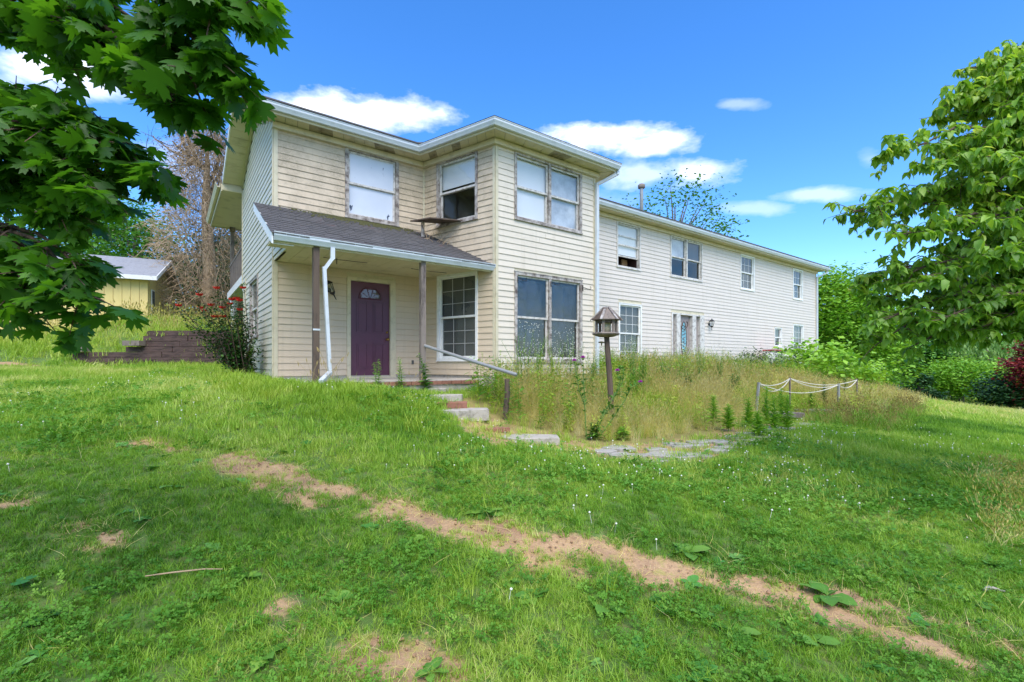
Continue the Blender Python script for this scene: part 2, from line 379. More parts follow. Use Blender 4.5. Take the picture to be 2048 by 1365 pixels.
# ------------------------------------------------------------------ ground height
CP = [(0, 0, -1.6), (0, 2.3, -1.57), (-2.5, 2.3, -1.47), (3, 2.3, -1.68), (-4, 0, -1.4), (4, 0, -1.8), (0, -6, -2.0), (-8, -4, -1.5), (8, -6, -2.3),
      (-1, 3, -1.42), (-3, 3.5, -1.2), (1.2, 4.4, -1.34), (-1, 4.6, -1.18), (-4, 5, -.88), (-1, 6.2, -.93), (-3.3, 7, -.42), (-2.4, 7.4, -.45), (-6, 7, -.48), (-7.5, 9, -.42),
      (-5, 8.9, -.33), (-1.9, 8.2, -.5), (-8, 5, -.8), (-8, 11, -.25), (-6.9, 11.6, -.22), (-12, 9, -.3), (-10.5, 11.2, -.2), (-12.5, 12.3, -.1), (-8.4, 12.3, -.15), (-12.3, 12.95, -.05), (-10.4, 12.95, -.06), (-8.5, 12.8, -.08), (-11, 13.4, .0), (-9, 13.3, .0), (-16, 8, -.1),
      (-2.9, 9.9, -.62), (-1.6, 10.6, -.62), (-4.2, 9.3, -.45), (-.9, 8.0, -.72), (-.1, 7.9, -.97), (.1, 6.9, -1.13), (1.3, 7.0, -1.18), (2.4, 6.6, -1.24), (3.6, 7.7, -1.2), (5, 9.1, -1.22), (5.6, 10.4, -1.2), (7.2, 12.4, -1.15),
      (1.5, 9.5, -.95), (3.5, 11, -.85), (-.3, 9.3, -.6), (2.2, 11.2, -.62), (5.5, 13, -.7), (8, 14.6, -.75), (10.5, 17, -.8), (4.2, 14.2, -.5), (10, 19.5, -.5), (16, 23.7, -.55), (13, 18, -1.0),
      (3, 4.5, -1.5), (5, 5.5, -1.5), (7, 7, -1.5), (4, 2.5, -1.72), (7, 3, -1.85), (10, 9, -1.6), (14, 14, -1.75), (17, 20, -1.6), (20, 26, -2.0), (22, 34, -2.6), (12, 5, -1.9), (30, 20, -2.6), (35, 42, -3.1), (60, 60, -4.2), (80, 10, -5), (50, 110, -5),
      (-13.5, 14.3, .5), (-12.2, 15.0, .9), (-10, 15.0, .95), (-9.3, 15.2, .8), (-16, 14, .5), (-19, 17, 1.4), (-13, 16.5, 1.5), (-10, 17, 1.2), (-15, 22, 1.7), (-24, 20, 1.9), (-20, 30, 2), (-8, 20, .9), (-4, 26, .6), (5, 30, .2), (-40, 30, 2.5), (-30, 5, .2), (0, 60, 0), (-40, 80, 2), (-40, -30, -1), (40, -30, -5), (0, -40, -4), (120, 120, -6), (-120, 120, 2)]
CP = np.array(CP, float)
def _phi(r): return np.sqrt(r*r+.8)
def _solve():
    n = len(CP); D = np.hypot(CP[:, None, 0]-CP[None, :, 0], CP[:, None, 1]-CP[None, :, 1])
    Am = np.zeros((n+3, n+3)); Am[:n, :n] = _phi(D)-np.eye(n)*.05
    Am[:n, n] = 1; Am[:n, n+1:] = CP[:, :2]; Am[n:, :n] = Am[:n, n:].T
    return np.linalg.solve(Am, np.concatenate([CP[:, 2], [0, 0, 0]]))
_w = _solve()
def G(x, y):
    x = np.asarray(x, float); y = np.asarray(y, float); sh = x.shape; xf = x.ravel(); yf = y.ravel(); out = np.empty(len(xf)); n = len(CP)
    for i in range(0, len(xf), 20000):
        a = xf[i:i+20000]; b = yf[i:i+20000]
        out[i:i+20000] = _phi(np.hypot(a[:, None]-CP[None, :, 0], b[:, None]-CP[None, :, 1])) @ _w[:n]+_w[n]+_w[n+1]*a+_w[n+2]*b
    z = out.reshape(sh)
    z = z+(fbm(x, y, .55, 3)-.5)*.10*np.clip(np.hypot(x, y)/6, .3, 1)+(vnoise(x, y, 2.6)-.5)*.035
    yw = 13.03-(x+8.25)*.07          # the retaining wall holds a terrace behind it
    hs = np.where(x > -10.6, .80, .22)*np.clip((-8.0-x)/.25, 0, 1)*np.clip((x+12.6)/.25, 0, 1)
    z = np.where((y > yw) & (y < yw+2.2), np.maximum(z, hs*np.clip((y-yw)/.1, 0, 1)+np.clip(y-yw-.1, 0, 2)*.05-9*(hs < .05)), z)
    return z+ZC
def g1(x, y): return float(G(np.array([x]), np.array([y]))[0])
def gp(px, py, ymax=60):
    """the point of the ground seen in the direction of a photo pixel"""
    t = np.concatenate([np.arange(1.2, 12, .03), np.arange(12, ymax, .15)]); x = (px-CX)/F0*t; z = ZC+(CY-py)/F0*t
    h = G(x, t); i = np.argmax(h >= z)
    if h[i] < z[i]: i = len(t)-1
    return float(x[i]), float(t[i])
def at(px, py, Y): return Vector(((px-CX)/F0*Y, Y, ZC+(CY-py)/F0*Y))

# dirt, garden and path layout on the ground
TRACK = [[(290, 884), (340, 893), (400, 905), (450, 918)], [(450, 918), (500, 934), (560, 950), (640, 972), (720, 998), (800, 1026), (900, 1052), (985, 1072)], [(985, 1072), (1090, 1095), (1180, 1098), (1240, 1110), (1330, 1140), (1420, 1162)], [(520, 975), (640, 1010), (720, 1040)],
         [(1420, 1162), (1520, 1185), (1620, 1205)], [(1620, 1215), (1740, 1262), (1830, 1290), (1900, 1320)], [(1700, 1200), (1850, 1240), (1950, 1270), (2060, 1320)], [(1060, 1130), (1150, 1140)], [(0, 728), (60, 733), (110, 738)]]
TW = [.08, .17, .14, .07, .10, .10, .09, .05, .16]
PATCH = [(45, 1010, .17), (150, 1052, .12), (215, 1085, .12), (540, 1225, .14), (740, 1290, .17), (800, 1325, .2), (900, 1335, .12), (590, 1270, .1), (700, 1330, .12), (1340, 1170, .1)]
SEG = []
for tr, w in zip(TRACK, TW):
    P = [gp(*q) for q in tr]
    for a, b in zip(P, P[1:]): SEG.append((a, b, w))
for px, py, r in PATCH: q = gp(px, py); SEG.append((q, (q[0]+.01, q[1]), r*.45))
def dirt(x, y):
    x = np.asarray(x, float); y = np.asarray(y, float); d = np.full(x.shape, 9.)
    for a, b, w in SEG:
        ax, ay = a; bx, by = b; L2 = (bx-ax)**2+(by-ay)**2+1e-9
        t = np.clip(((x-ax)*(bx-ax)+(y-ay)*(by-ay))/L2, 0, 1)
        d = np.minimum(d, np.hypot(x-ax-t*(bx-ax), y-ay-t*(by-ay))-w)
    n = fbm(x, y, 2.2, 4)-.5
    return np.clip(.5-(d+n*.42)/.26, 0, 1)
GARDEN = [gp(*q) for q in [(905, 800), (960, 822), (1020, 858), (1130, 872), (1200, 893), (1330, 888), (1440, 868), (1480, 850), (1560, 838), (1640, 828), (1760, 838), (1850, 812)]]+[(17, 19.5), (19, 27), h2w(27, 0), h2w(25.7, -.15), h2w(7.75, -.15), h2w(7.05, -2.15), h2w(3.9, -2.2)]
HOUSE = [h2w(-.02, .02), h2w(-.02, 9.1), h2w(25.8, 9.1), h2w(25.8, -.02), h2w(7.72, -.02), h2w(7.05, -2.08), h2w(3.95, -2.08), h2w(3.2, -2.15), h2w(.1, -2.15), h2w(.1, -.02)]
PATHZ = [gp(*q) for q in [(880, 805), (930, 800), (1010, 845), (1130, 868), (1210, 888), (1330, 884), (1430, 862), (1520, 845), (1590, 838), (1600, 856), (1500, 880), (1420, 922), (1330, 926), (1200, 916), (1110, 900), (985, 892), (920, 856)]]
DRYEDGE = [gp(*q) for q in [(1930, 960), (2060, 900), (2080, 1090), (1990, 1100)]]

def build_ground():
    ax = np.unique(np.concatenate([np.arange(-9, 9, .11), np.arange(-30, -9, .35), np.arange(9, 30, .35), np.arange(-160, -30, 6.), np.arange(30, 220, 6.)]))
    ay = np.unique(np.concatenate([np.arange(1, 15, .11), np.arange(-6, 1, .4), np.arange(15, 34, .3), np.arange(-60, -6, 6.), np.arange(34, 260, 6.)]))
    Xg, Yg = np.meshgrid(ax, ay); Zg = G(Xg, Yg); D = dirt(Xg, Yg)
    D = np.maximum(D, inpoly(Xg, Yg, PATHZ)*.75)
    gd = inpoly(Xg, Yg, GARDEN)*1.0
    Zg = Zg-D*.012
    n, m = Xg.shape; idx = np.arange(n*m).reshape(n, m)
    F = np.stack([idx[:-1, :-1], idx[:-1, 1:], idx[1:, 1:], idx[1:, :-1]], -1).reshape(-1, 4)
    nt = NT('ground soil and turf'); nt.set(Roughness=.95)
    turf = nt.mix(nt.noise(1.7, 6), lin('48682a'), lin('648234'))
    turf = nt.mix(nt.ramp(nt.noise(14, 5), [(.45, (0, 0, 0)), (.7, (.8,)*3)]), turf, lin('6b6a38'))
    soil = nt.mix(nt.noise(5, 7, .65), lin('b08c64'), lin('cdab82'))
    soil = nt.mix(nt.ramp(nt.noise(40, 5, .7), [(.5, (0, 0, 0)), (.68, (1, 1, 1))]), soil, lin('9a7756'))
    soil = nt.mix(nt.ramp(nt.noise(2.6, 7, .7), [(.42, (0, 0, 0)), (.62, (.85,)*3)]), soil, lin('96755a'))
    soil = nt.mix(nt.ramp(nt.noise(9, 6, .7), [(.54, (0, 0, 0)), (.64, (.9,)*3)]), soil, lin('a89a58'))
    d = nt.attr('dirt'); e = nt.math('ADD', d, nt.math('MULTIPLY', nt.math('SUBTRACT', nt.noise(18, 5, .7), .5), .9))
    f = nt.ramp(e, [(.35, (0, 0, 0)), (.6, (1, 1, 1))])
    c = nt.mix(f, turf, soil); c = nt.mix(nt.math('MULTIPLY', nt.attr('bed'), .8), c, lin('8f8048'))
    nt.base(c); nt.bump(nt.noise(30, 7, .7), .7, .03); MATS['ground'] = nt.m
    o = np_mesh('ground', np.stack([Xg, Yg, Zg], -1).reshape(-1, 3), F, 'ground', smooth=True)
    for nm, arr in (('dirt', D), ('bed', gd)):
        a = o.data.attributes.new(nm, 'FLOAT', 'POINT'); a.data.foreach_set('value', arr.ravel().astype(np.float32))
    tag(o, kind='structure')
build_ground()
# ------------------------------------------------------------------ the house (local: x along the front, y back, z from the eye)
HX, HY = float(A0[0]), float(A0[1])
house = empty('house', (HX, HY, ZC), TH, label='long two storey cream vinyl sided house with a purple front door and shingled porch roof', cat='house')
C2 = (3.976, -2.035); D2 = (7.024, -2.035); B2 = (3.28, 0); E2 = (7.72, 0); XE = 25.7
ZB, CO = -.27, .1323
class Wall:
    def __init__(s, P, Q):
        s.P = np.array(P, float); s.Q = np.array(Q, float); s.L = float(np.linalg.norm(s.Q-s.P)); s.d = (s.Q-s.P)/s.L
        s.n = np.array([s.d[1], -s.d[0]]); s.ang = math.atan2(s.d[1], s.d[0])
    def pt(s, a, off, z): p = s.P+s.d*a+s.n*off; return (float(p[0]), float(p[1]), z)
    def hx(s, mb, a0, a1, o0, o1, z0, z1, m=0):    # box along the wall: o0 inner, o1 outer
        mb.hexa([s.pt(a0, o1, z0), s.pt(a1, o1, z0), s.pt(a1, o0, z0), s.pt(a0, o0, z0), s.pt(a0, o1, z1), s.pt(a1, o1, z1), s.pt(a1, o0, z1), s.pt(a0, o0, z1)], m)
def cuts(a0, a1, z0, z1, holes):
    seg = [(a0, a1)]
    for (h0, h1, q0, q1) in holes:
        if q1 <= z0+.012 or q0 >= z1-.012: continue
        ns = []
        for (x, y) in seg:
            if h1 <= x or h0 >= y: ns.append((x, y)); continue
            if h0 > x: ns.append((x, h0))
            if h1 < y: ns.append((h1, y))
        seg = ns
    return [q for q in seg if q[1]-q[0] > .01]
def wall(w, z0, z1, holes, mat, stuff=False, trim0=.0, trim1=.0, top=None, a0=0., a1=None, clip=None, name='wall'):
    a1 = w.L if a1 is None else a1
    zs = sorted({z0, z1, *[min(max(h[2], z0), z1) for h in holes], *[min(max(h[3], z0), z1) for h in holes]})
    mb = MB()
    for q0, q1 in zip(zs, zs[1:]):
        for (x, y) in cuts(a0, a1, q0, q1, holes): w.hx(mb, x, y, -.14, -.002, q0, q1)
    if top: mb.face([w.pt(p[0], -.01, p[1]) for p in top])
    par = mb.build(name, 'trim cream', house)
    big = MB(); k = 0; zt = z1 if not top else max(p[1] for p in top)
    nrow = int(math.ceil((zt-ZB)/CO))
    for r in range(nrow):
        b0 = ZB+r*CO; b1 = min(b0+CO, zt)
        lo, hi = a0+trim0, a1-trim1
        if clip: lo, hi = clip(b1, lo, hi)
        if hi-lo < .03 or b1-b0 < .02: continue
        for (x, y) in cuts(lo, hi, b0, b1, holes):
            pieces = [(x, y)]
            if y-x > 1.7 and random.random() < .6: c = x+(y-x)*random.uniform(.25, .75); pieces = [(x, c), (c+.0035, y)]
            for (x2, y2) in pieces:
                mb = big if stuff else MB()
                j = random.uniform(-.003, .003)
                P = [(x2, .017+j, b0+.004), (y2, .017+j, b0+.004), (y2, .001, b0+.004), (x2, .001, b0+.004), (x2, .004, b1+.002), (y2, .004, b1+.002), (y2, .0, b1+.002), (x2, .0, b1+.002)]
                b = len(mb.V); mb.V += [w.pt(*q) for q in P]
                mid = [w.pt(x2, .0185+j, b0+.014), w.pt(y2, .0185+j, b0+.014)]; mb.V += mid
                for f in ((3, 2, 1, 0), (0, 1, 9, 8), (8, 9, 5, 4), (1, 2, 6, 5, 9), (3, 0, 8, 4, 7), (4, 5, 6, 7)):
                    mb.F.append(tuple(b+i for i in f)); mb.M.append(0)
                if not stuff: mb.build('siding_board', mat, par)
    if stuff: o = big.build('siding', mat, par); o['kind'] = 'stuff'
    return par
wA = Wall((0, 0), B2); wBL = Wall(B2, C2); wBF = Wall(C2, D2); wBR = Wall(D2, E2); wW = Wall(E2, (XE, 0)); wG = Wall((0, 4.87), (0, 0)); wGL = Wall((0, 4.16), (0, 0))
ox = E2[0]
H_A = [(1.40, 2.63, 3.19, 4.74), (1.44, 2.55, -.33, 1.9)]
H_BL = [(.44, 1.68, 3.20, 4.74), (.45, 1.68, .06, 2.06)]
H_BF = [(.50, 2.57, 3.20, 4.70), (.50, 2.58, .03, 2.04)]
H_W = [(10.16-ox, 11.37-ox, 3.18, 4.70), (13.06-ox, 15.12-ox, 3.18, 4.70), (18.0-ox, 19.18-ox, 3.18, 4.68), (22.98-ox, 24.05-ox, 3.16, 4.66), (10.25-ox, 11.43-ox, .0, 2.0), (13.12-ox, 15.25-ox, -.33, 1.87), (21.06-ox, 21.78-ox, .76, 1.67), (23.0-ox, 24.12-ox, .0, 1.93)]
H_G = [(4.87-3.26, 4.87-1.94, .62, 2.07)]
ZT = 4.70; TRI = 5.86
wall(wA, ZB, ZT+.1, H_A, 'vinyl siding tan', trim0=.075, trim1=.035, name='porch_wall')
wall(wBL, ZB, ZT+.1, H_BL, 'vinyl siding tan', trim0=.035, trim1=.055, name='bay_side_wall')
wall(wBF, ZB, ZT+.1, H_BF, 'vinyl siding cream', trim0=.065, trim1=.065, name='bay_front_wall')
wall(wBR, ZB, ZT+.1, [], 'vinyl siding cream', stuff=True, trim0=.06, trim1=.03, name='bay_side_wall')
wall(wW, ZB-.03, ZT+.1, H_W, 'vinyl siding far', stuff=True, trim0=.03, trim1=.07, name='wing_wall')
PIT = .375
def gclip(z, lo, hi):      # gable: roof underside
    if z <= 4.96: return (lo, hi) if z > 2.3 else (max(lo, .71), hi)
    t = (z-4.96)/PIT; return lo+t, hi-t
wall(wG, ZB, 4.9, H_G, 'vinyl siding pale', trim0=.05, trim1=.06, top=[(0, 4.9), (4.87, 4.9), (2.435, 4.9+PIT*2.435)], clip=gclip, name='gable_wall')
# plain rear walls of the building and the inner wall behind the balcony
mb = MB(); mb.box(0.15, XE-.15, 4.87, 4.98, ZB, 4.9); mb.box(2.4, 2.5, 4.98, 9.1, -.3, 4.85); mb.box(2.5, XE, 9.0, 9.1, -.3, 4.85); mb.box(XE-.12, XE, .01, 9.0, -.3, 4.85); mb.box(.1, 2.4, 4.2, 4.3, -.3, 2.3)
mb.build('rear_wall', 'vinyl siding pale', house)
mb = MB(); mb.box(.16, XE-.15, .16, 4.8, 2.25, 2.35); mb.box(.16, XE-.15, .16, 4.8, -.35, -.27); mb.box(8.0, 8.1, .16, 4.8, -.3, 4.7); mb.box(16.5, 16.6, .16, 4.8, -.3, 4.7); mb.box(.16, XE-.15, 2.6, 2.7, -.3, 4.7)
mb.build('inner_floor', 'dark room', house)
# foundation
mb = MB(); mb.box(0.02, 3.3, .0, .2, -.9, ZB-.002); wBL.hx(mb, 0, wBL.L, -.2, -.02, -1.3, ZB-.002); wBF.hx(mb, .01, wBF.L-.01, -.2, -.02, -1.3, ZB-.002); wBR.hx(mb, .02, wBR.L, -.2, -.02, -1.3, ZB-.002); wW.hx(mb, 0.02, wW.L, -.2, -.02, -1.4, ZB-.034); mb.box(.02, .2, .22, 4.1, -.9, ZB-.002)
mb.build('foundation', 'concrete', house)
mb = MB(); mb.box(.0, 3.9, -2.12, -.02, -.62, -.33); mb.build('porch_slab', 'concrete', house)
ft = MB()
for i in range(16):
    ft.box(.06+i*.215, .06+i*.215+.2, -2.16, -2.122, -.41-random.random()*.005, -.345)
bk = ft.build('brick_course', 'brick red', house)
# corner trim
def corner(x, y, dirs, z0=ZB-.03, z1=ZT, wd=.065, mat='trim cream'):
    mb = MB()
    for (dx, dy, nx, ny, w_) in dirs:
        t = .024; p = [(x+nx*.002, y+ny*.002), (x+dx*w_+nx*.002, y+dy*w_+ny*.002), (x+dx*w_+nx*t, y+dy*w_+ny*t), (x+nx*t, y+ny*t)]
        mb.hexa([(a, b, z0) for a, b in p]+[(a, b, z1) for a, b in p])
    mb.build('corner_trim', mat, house)
corner(0, 0, [(1, 0, 0, -1, .075), (0, 1, -1, 0, .055)])
wd = lambda w, s: (w.d[0]*s, w.d[1]*s, w.n[0], w.n[1])
corner(*C2, [(*wd(wBF, 1), .065), (*wd(wBL, -1), .055)]); corner(*D2, [(*wd(wBF, -1), .065), (*wd(wBR, 1), .055)])
corner(*B2, [(-1, 0, 0, -1, .035), (*wd(wBL, 1), .035)]); corner(XE, 0, [(-1, 0, 0, -1, .07)])
mb = MB(); wG.hx(mb, -.01, .05, .002, .03, 2.25, 4.9); wG.hx(mb, .70, .76, .002, .03, ZB, 2.3); mb.build('corner_trim', 'trim cream', house)

# ---- windows
def window(w, a0, a1, z0, z1, kind='single', grid=None, frame='window frame', back='dark room', mull=False, glass='glass', cas=.055, split=.5, blind=0., label=None, raised=0., lowgrid=True, room=None):
    mb = MB()
    for (x0, x1, y0, y1) in ((a0, a0+cas, z0, z1), (a1-cas, a1, z0, z1), (a0+cas, a1-cas, z1-cas, z1), (a0+cas, a1-cas, z0, z0+cas)):
        w.hx(mb, x0, x1, -.10, .035, y0, y1)
    w.hx(mb, a0-.012, a1+.012, .01, .05, z0-.018, z0+.008)
    w.hx(mb, a0-.01, a1+.01, .01, .045, z1-.006, z1+.012)
    # reveal box behind
    i0, i1, j0, j1 = a0+cas, a1-cas, z0+cas, z1-cas
    q = MB()
    for (pts) in ([w.pt(i0, -.10, j0), w.pt(i1, -.10, j0), w.pt(i1, -.6, j0), w.pt(i0, -.6, j0)], [w.pt(i0, -.10, j1), w.pt(i1, -.10, j1), w.pt(i1, -.6, j1), w.pt(i0, -.6, j1)],
                  [w.pt(i0, -.10, j0), w.pt(i0, -.6, j0), w.pt(i0, -.6, j1), w.pt(i0, -.10, j1)], [w.pt(i1, -.10, j0), w.pt(i1, -.6, j0), w.pt(i1, -.6, j1), w.pt(i1, -.10, j1)],
                  [w.pt(i0, -.6, j0), w.pt(i1, -.6, j0), w.pt(i1, -.6, j1), w.pt(i0, -.6, j1)]): q.face(pts, 1)
    for f_, m_ in zip(q.F, q.M): mb.F.append(tuple(i+len(mb.V) for i in f_)); mb.M.append(1)
    mb.V += q.V
    win = mb.build('window', [frame, room or 'dark room'], house)
    if label: win['label'] = label
    cols = [(i0, i1)] if not mull else [(i0, (i0+i1)/2-.035), ((i0+i1)/2+.035, i1)]
    if mull:
        m2 = MB(); w.hx(m2, (i0+i1)/2-.035, (i0+i1)/2+.035, -.09, .03, j0, j1); m2.build('mullion', frame, win)
    for ci, (c0, c1) in enumerate(cols):
        zm = j0+(j1-j0)*split; sw = .042
        for si, (s0, s1, dep) in enumerate(((zm-.02, j1, -.02), (j0+raised, zm+.02+raised, -.055))):
            m2 = MB()
            for (x0, x1, y0, y1) in ((c0, c0+sw, s0, s1), (c1-sw, c1, s0, s1), (c0+sw, c1-sw, s1-sw, s1), (c0+sw, c1-sw, s0, s0+sw*1.1)):
                w.hx(m2, x0, x1, dep-.03, dep, y0, y1)
            m2.build('sash', frame if frame != 'window frame worn' else 'window frame', win)
            g = MB(); g.face([w.pt(c0+sw, dep-.016, s0+sw), w.pt(c1-sw, dep-.016, s0+sw), w.pt(c1-sw, dep-.016, s1-sw), w.pt(c0+sw, dep-.016, s1-sw)]); g.build('pane', glass, win)
            if grid and (si == 0 or lowgrid):
                m3 = MB(); nx, nz = grid; e = dep-.008
                for k in range(1, nx): xx = c0+sw+(c1-c0-2*sw)*k/nx; w.hx(m3, xx-.006, xx+.006, e-.006, e, s0+sw, s1-sw)
                for k in range(1, nz): zz = s0+sw+(s1-s0-2*sw)*k/nz; w.hx(m3, c0+sw, c1-sw, e-.0065, e+.0005, zz-.006, zz+.006)
                m3.build('muntin', 'muntin grey' if w is wBL else 'white paint', win)
        bk_ = back[ci] if isinstance(back, (tuple, list)) else back
        if bk_ != 'dark room':
            m2 = MB(); w.hx(m2, c0+.004, c1-.004, -.108, -.10, j0 if blind == 0 else j1-(j1-j0)*blind, j1); m2.build('blind', bk_, win)
    return win
window(wA, *H_A[0], back='curtain pale', frame='window frame worn', glass='dusty glass', cas=.075, label='dusty white window above the porch roof with dark specks on its pane')
wl = window(wBL, *H_BL[0], frame='window frame worn', cas=.07, blind=.42, back='blind', label='window with a projecting board under it')
window(wBL, *H_BL[1], grid=(3, 3), frame='white paint', back='grey screen', cas=.06, label='white window with grid bars beside the porch')
window(wBF, *H_BF[0], mull=True, frame='window frame worn', back=('blind', 'curtain pale'), blind=0, cas=.06)
wf = window(wBF, *H_BF[1], mull=True, frame='window frame worn', cas=.07, split=.5, label='double window with torn plastic film inside')
m2 = MB()
for c0, c1 in ((.62, 1.5), (1.58, 2.46)):
    for i in range(6):
        for j in range(8):
            f = lambda i, j: wBF.pt(c0+(c1-c0)*i/6, -.11-.02*math.sin(i*2.1+j*1.3+c0*9), .15+1.75*j/8)
            m2.face([f(i, j), f(i+1, j), f(i+1, j+1), f(i, j+1)])
m2.build('plastic_film', 'plastic sheet', wf, smooth=True)
X = lambda h: h
window(wW, *H_W[0], back='blind', blind=.72, raised=.32, room='brown room', label='part open window with a white blind')
window(wW, *H_W[1], mull=True, back=('curtain pale', 'grey screen'), blind=.55)
window(wW, *H_W[2], grid=(3, 2), frame='white paint', back='grey screen')
window(wW, *H_W[3], frame='white paint', back='grey screen', grid=(3, 2))
window(wW, *H_W[4], grid=(3, 3), frame='white paint', back='grey screen', cas=.06)
window(wW, *H_W[6], frame='white paint', back='grey screen', cas=.04)
window(wW, *H_W[7], grid=(3, 3), frame='white paint', back='grey screen')
window(wG, *H_G[0], frame='window frame worn', back='grey screen', cas=.06)
m2 = MB(); wW.hx(m2, 10.66-ox+.3, 11.3-ox-.06, -.5, -.45, 3.24, 3.6); m2.build('inner_panel', 'tan panel', house)
# ---- front door
door_frame = MB()
for (x0, x1, z0, z1) in ((1.44, 1.52, -.30, 1.9), (2.42, 2.55, -.30, 1.9), (1.52, 2.42, 1.82, 1.9)): wA.hx(door_frame, x0, x1, -.10, .035, z0, z1)
wA.hx(door_frame, 1.44, 2.55, -.08, .07, -.33, -.30); door_frame.build('door_frame', 'trim cream', house)
dm = MB(); wA.hx(dm, 1.523, 2.417, -.07, -.03, -.295, 1.815); door = dm.build('front_door', 'door plum', house); door['label'] = 'purple front door with a half round window'
for (x0, x1, z0, z1) in ((1.66, 1.905, .70, 1.37), (2.035, 2.28, .70, 1.37), (1.66, 1.905, -.12, .45), (2.035, 2.28, -.12, .45)):
    m2 = MB()
    for (a, b, c, d) in ((x0, x0+.02, z0, z1), (x1-.02, x1, z0, z1), (x0+.02, x1-.02, z1-.02, z1), (x0+.02, x1-.02, z0, z0+.02)): wA.hx(m2, a, b, -.03, -.018, c, d)
    wA.hx(m2, x0+.045, x1-.045, -.03, -.021, z0+.045, z1-.045); m2.build('door_panel', 'door plum', door)
cxd, czd, rd = 1.97, 1.45, .255
m2 = MB(); n = 16
for i in range(n):
    t0, t1 = math.pi*i/n, math.pi*(i+1)/n; m2.face([wA.pt(cxd, -.026, czd), wA.pt(cxd+rd*math.cos(t0), -.026, czd+rd*math.sin(t0)), wA.pt(cxd+rd*math.cos(t1), -.026, czd+rd*math.sin(t1))])
m2.build('fanlight', 'glass', door)
m2 = MB(); m2.tube([wA.pt(cxd+rd*math.cos(math.pi*i/n), -.02, czd+rd*math.sin(math.pi*i/n)) for i in range(n+1)], .014, 5); m2.tube([wA.pt(cxd-rd, -.02, czd), wA.pt(cxd+rd, -.02, czd)], .014, 5)
for t in (36, 72, 108, 144): m2.tube([wA.pt(cxd, -.022, czd), wA.pt(cxd+rd*math.cos(R(t)), -.022, czd+rd*math.sin(R(t)))], .007, 4)
m2.build('fanlight_bar', 'door plum', door)
m2 = MB(); m2.lathe([(.0, -.0), (.03, 0), (.03, .012), (.012, .02), (.012, .05), (.03, .06), (.03, .08), (.0, .09)], wA.pt(2.36, -.03, .55), 10, 0, Matrix.Rotation(R(90), 4, 'X')); m2.lathe([(0, 0), (.026, 0), (.026, .02), (0, .025)], wA.pt(2.36, -.03, .71), 10, 0, Matrix.Rotation(R(90), 4, 'X')); m2.build('door_knob', 'brass', door, smooth=True)
# ---- wing entrance with sidelights
em = MB()
for (x0, x1, z0, z1) in ((13.12, 13.2, -.33, 1.87), (13.42, 13.66, -.33, 1.81), (14.43, 14.68, -.33, 1.81), (14.95, 15.25, -.33, 1.87), (13.2, 14.95, 1.81, 1.87)): wW.hx(em, x0-ox, x1-ox, -.12 if x0 != 13.42 else -.1, .04, z0, z1)
ent = em.build('entrance_frame', 'window frame', house)
for (x0, x1, nm) in ((13.2, 13.42, 'sidelight'), (13.66, 14.43, 'entrance_door'), (14.68, 14.95, 'sidelight')):
    m2 = MB(); wW.hx(m2, x0-ox, x1-ox, -.13, -.09, -.30, 1.81); m2.build(nm, 'door taupe', ent)
m2 = MB(); cxe = 14.045-ox
P = [wW.pt(cxe+.17*math.cos(t), -.082, .95+.62*math.sin(t)) for t in np.linspace(0, 2*math.pi, 24)]
m2.face(P[:-1]); m2.build('oval_glass', 'art glass', ent)
m2 = MB(); m2.tube(P, .018, 5)
for k in range(7): m2.tube([wW.pt(cxe+.09*math.sin(q*1.2+k), -.075, .45+.15*k+.1*q/4) for q in range(5)], .012, 4)
for s_ in (-1, 1): m2.tube([wW.pt(cxe+s_*(.06+.2*math.sin(q*.5)), -.075, 1.3+.06*q) for q in range(6)], .014, 4)
m2.build('door_scrollwork', 'brown wood', ent)
# ---- lamps
def lamp(w, a, z, tilt, name_label):
    c = Vector(w.pt(a, .14, z)); Mt = Matrix.Rotation(w.ang, 3, 'Z') @ Matrix.Rotation(tilt, 3, 'Y')
    m2 = MB(); T = lambda p: tuple(c+Mt @ Vector(p))
    for k in range(4):
        an = k*math.pi/2+math.pi/4
        m2.tube([T((.09*math.cos(an), .09*math.sin(an), .09)), T((.055*math.cos(an), .055*math.sin(an), -.09))], .007, 4)
    m2.lathe([(.115, .09), (.10, .11), (.05, .16), (.02, .17), (.02, .20), (.0, .21)], c, 8, 0, Mt.to_4x4()); m2.lathe([(.03, -.14), (.065, -.09), (.06, -.085), (0, -.085)], c, 8, 0, Mt.to_4x4())
    m2.tube([T((0, 0, -.13)), T((0, 0, -.19)), T((0, -.0, -.26))], [.018, .012, .009], 6)
    m2.tube([T((0, 0, -.12)), T((0, .07, -.10)), tuple(Vector(w.pt(a, .02, z-.02)))], .011, 5); m2.lathe([(.0, 0), (.05, 0), (.04, .02), (0, .02)], w.pt(a, .02, z-.02), 10, 0, (Matrix.Rotation(w.ang, 3, 'Z') @ Matrix.Rotation(R(90), 3, 'X')).to_4x4())
    L_ = m2.build('wall_lamp', 'black iron', house); L_['label'] = name_label
    g = MB(); g.lathe([(.05, -.085), (.082, .088)], c, 4, 0, (Mt @ Matrix.Rotation(math.pi/4, 3, 'Z')).to_4x4()); g.build('lamp_glass', 'glass', L_)
lamp(wA, 1.06, 1.58, R(-28), 'black carriage lamp hanging crooked beside the purple door')
lamp(wW, 15.59-ox, 1.56, 0, 'black carriage lamp beside the far door')

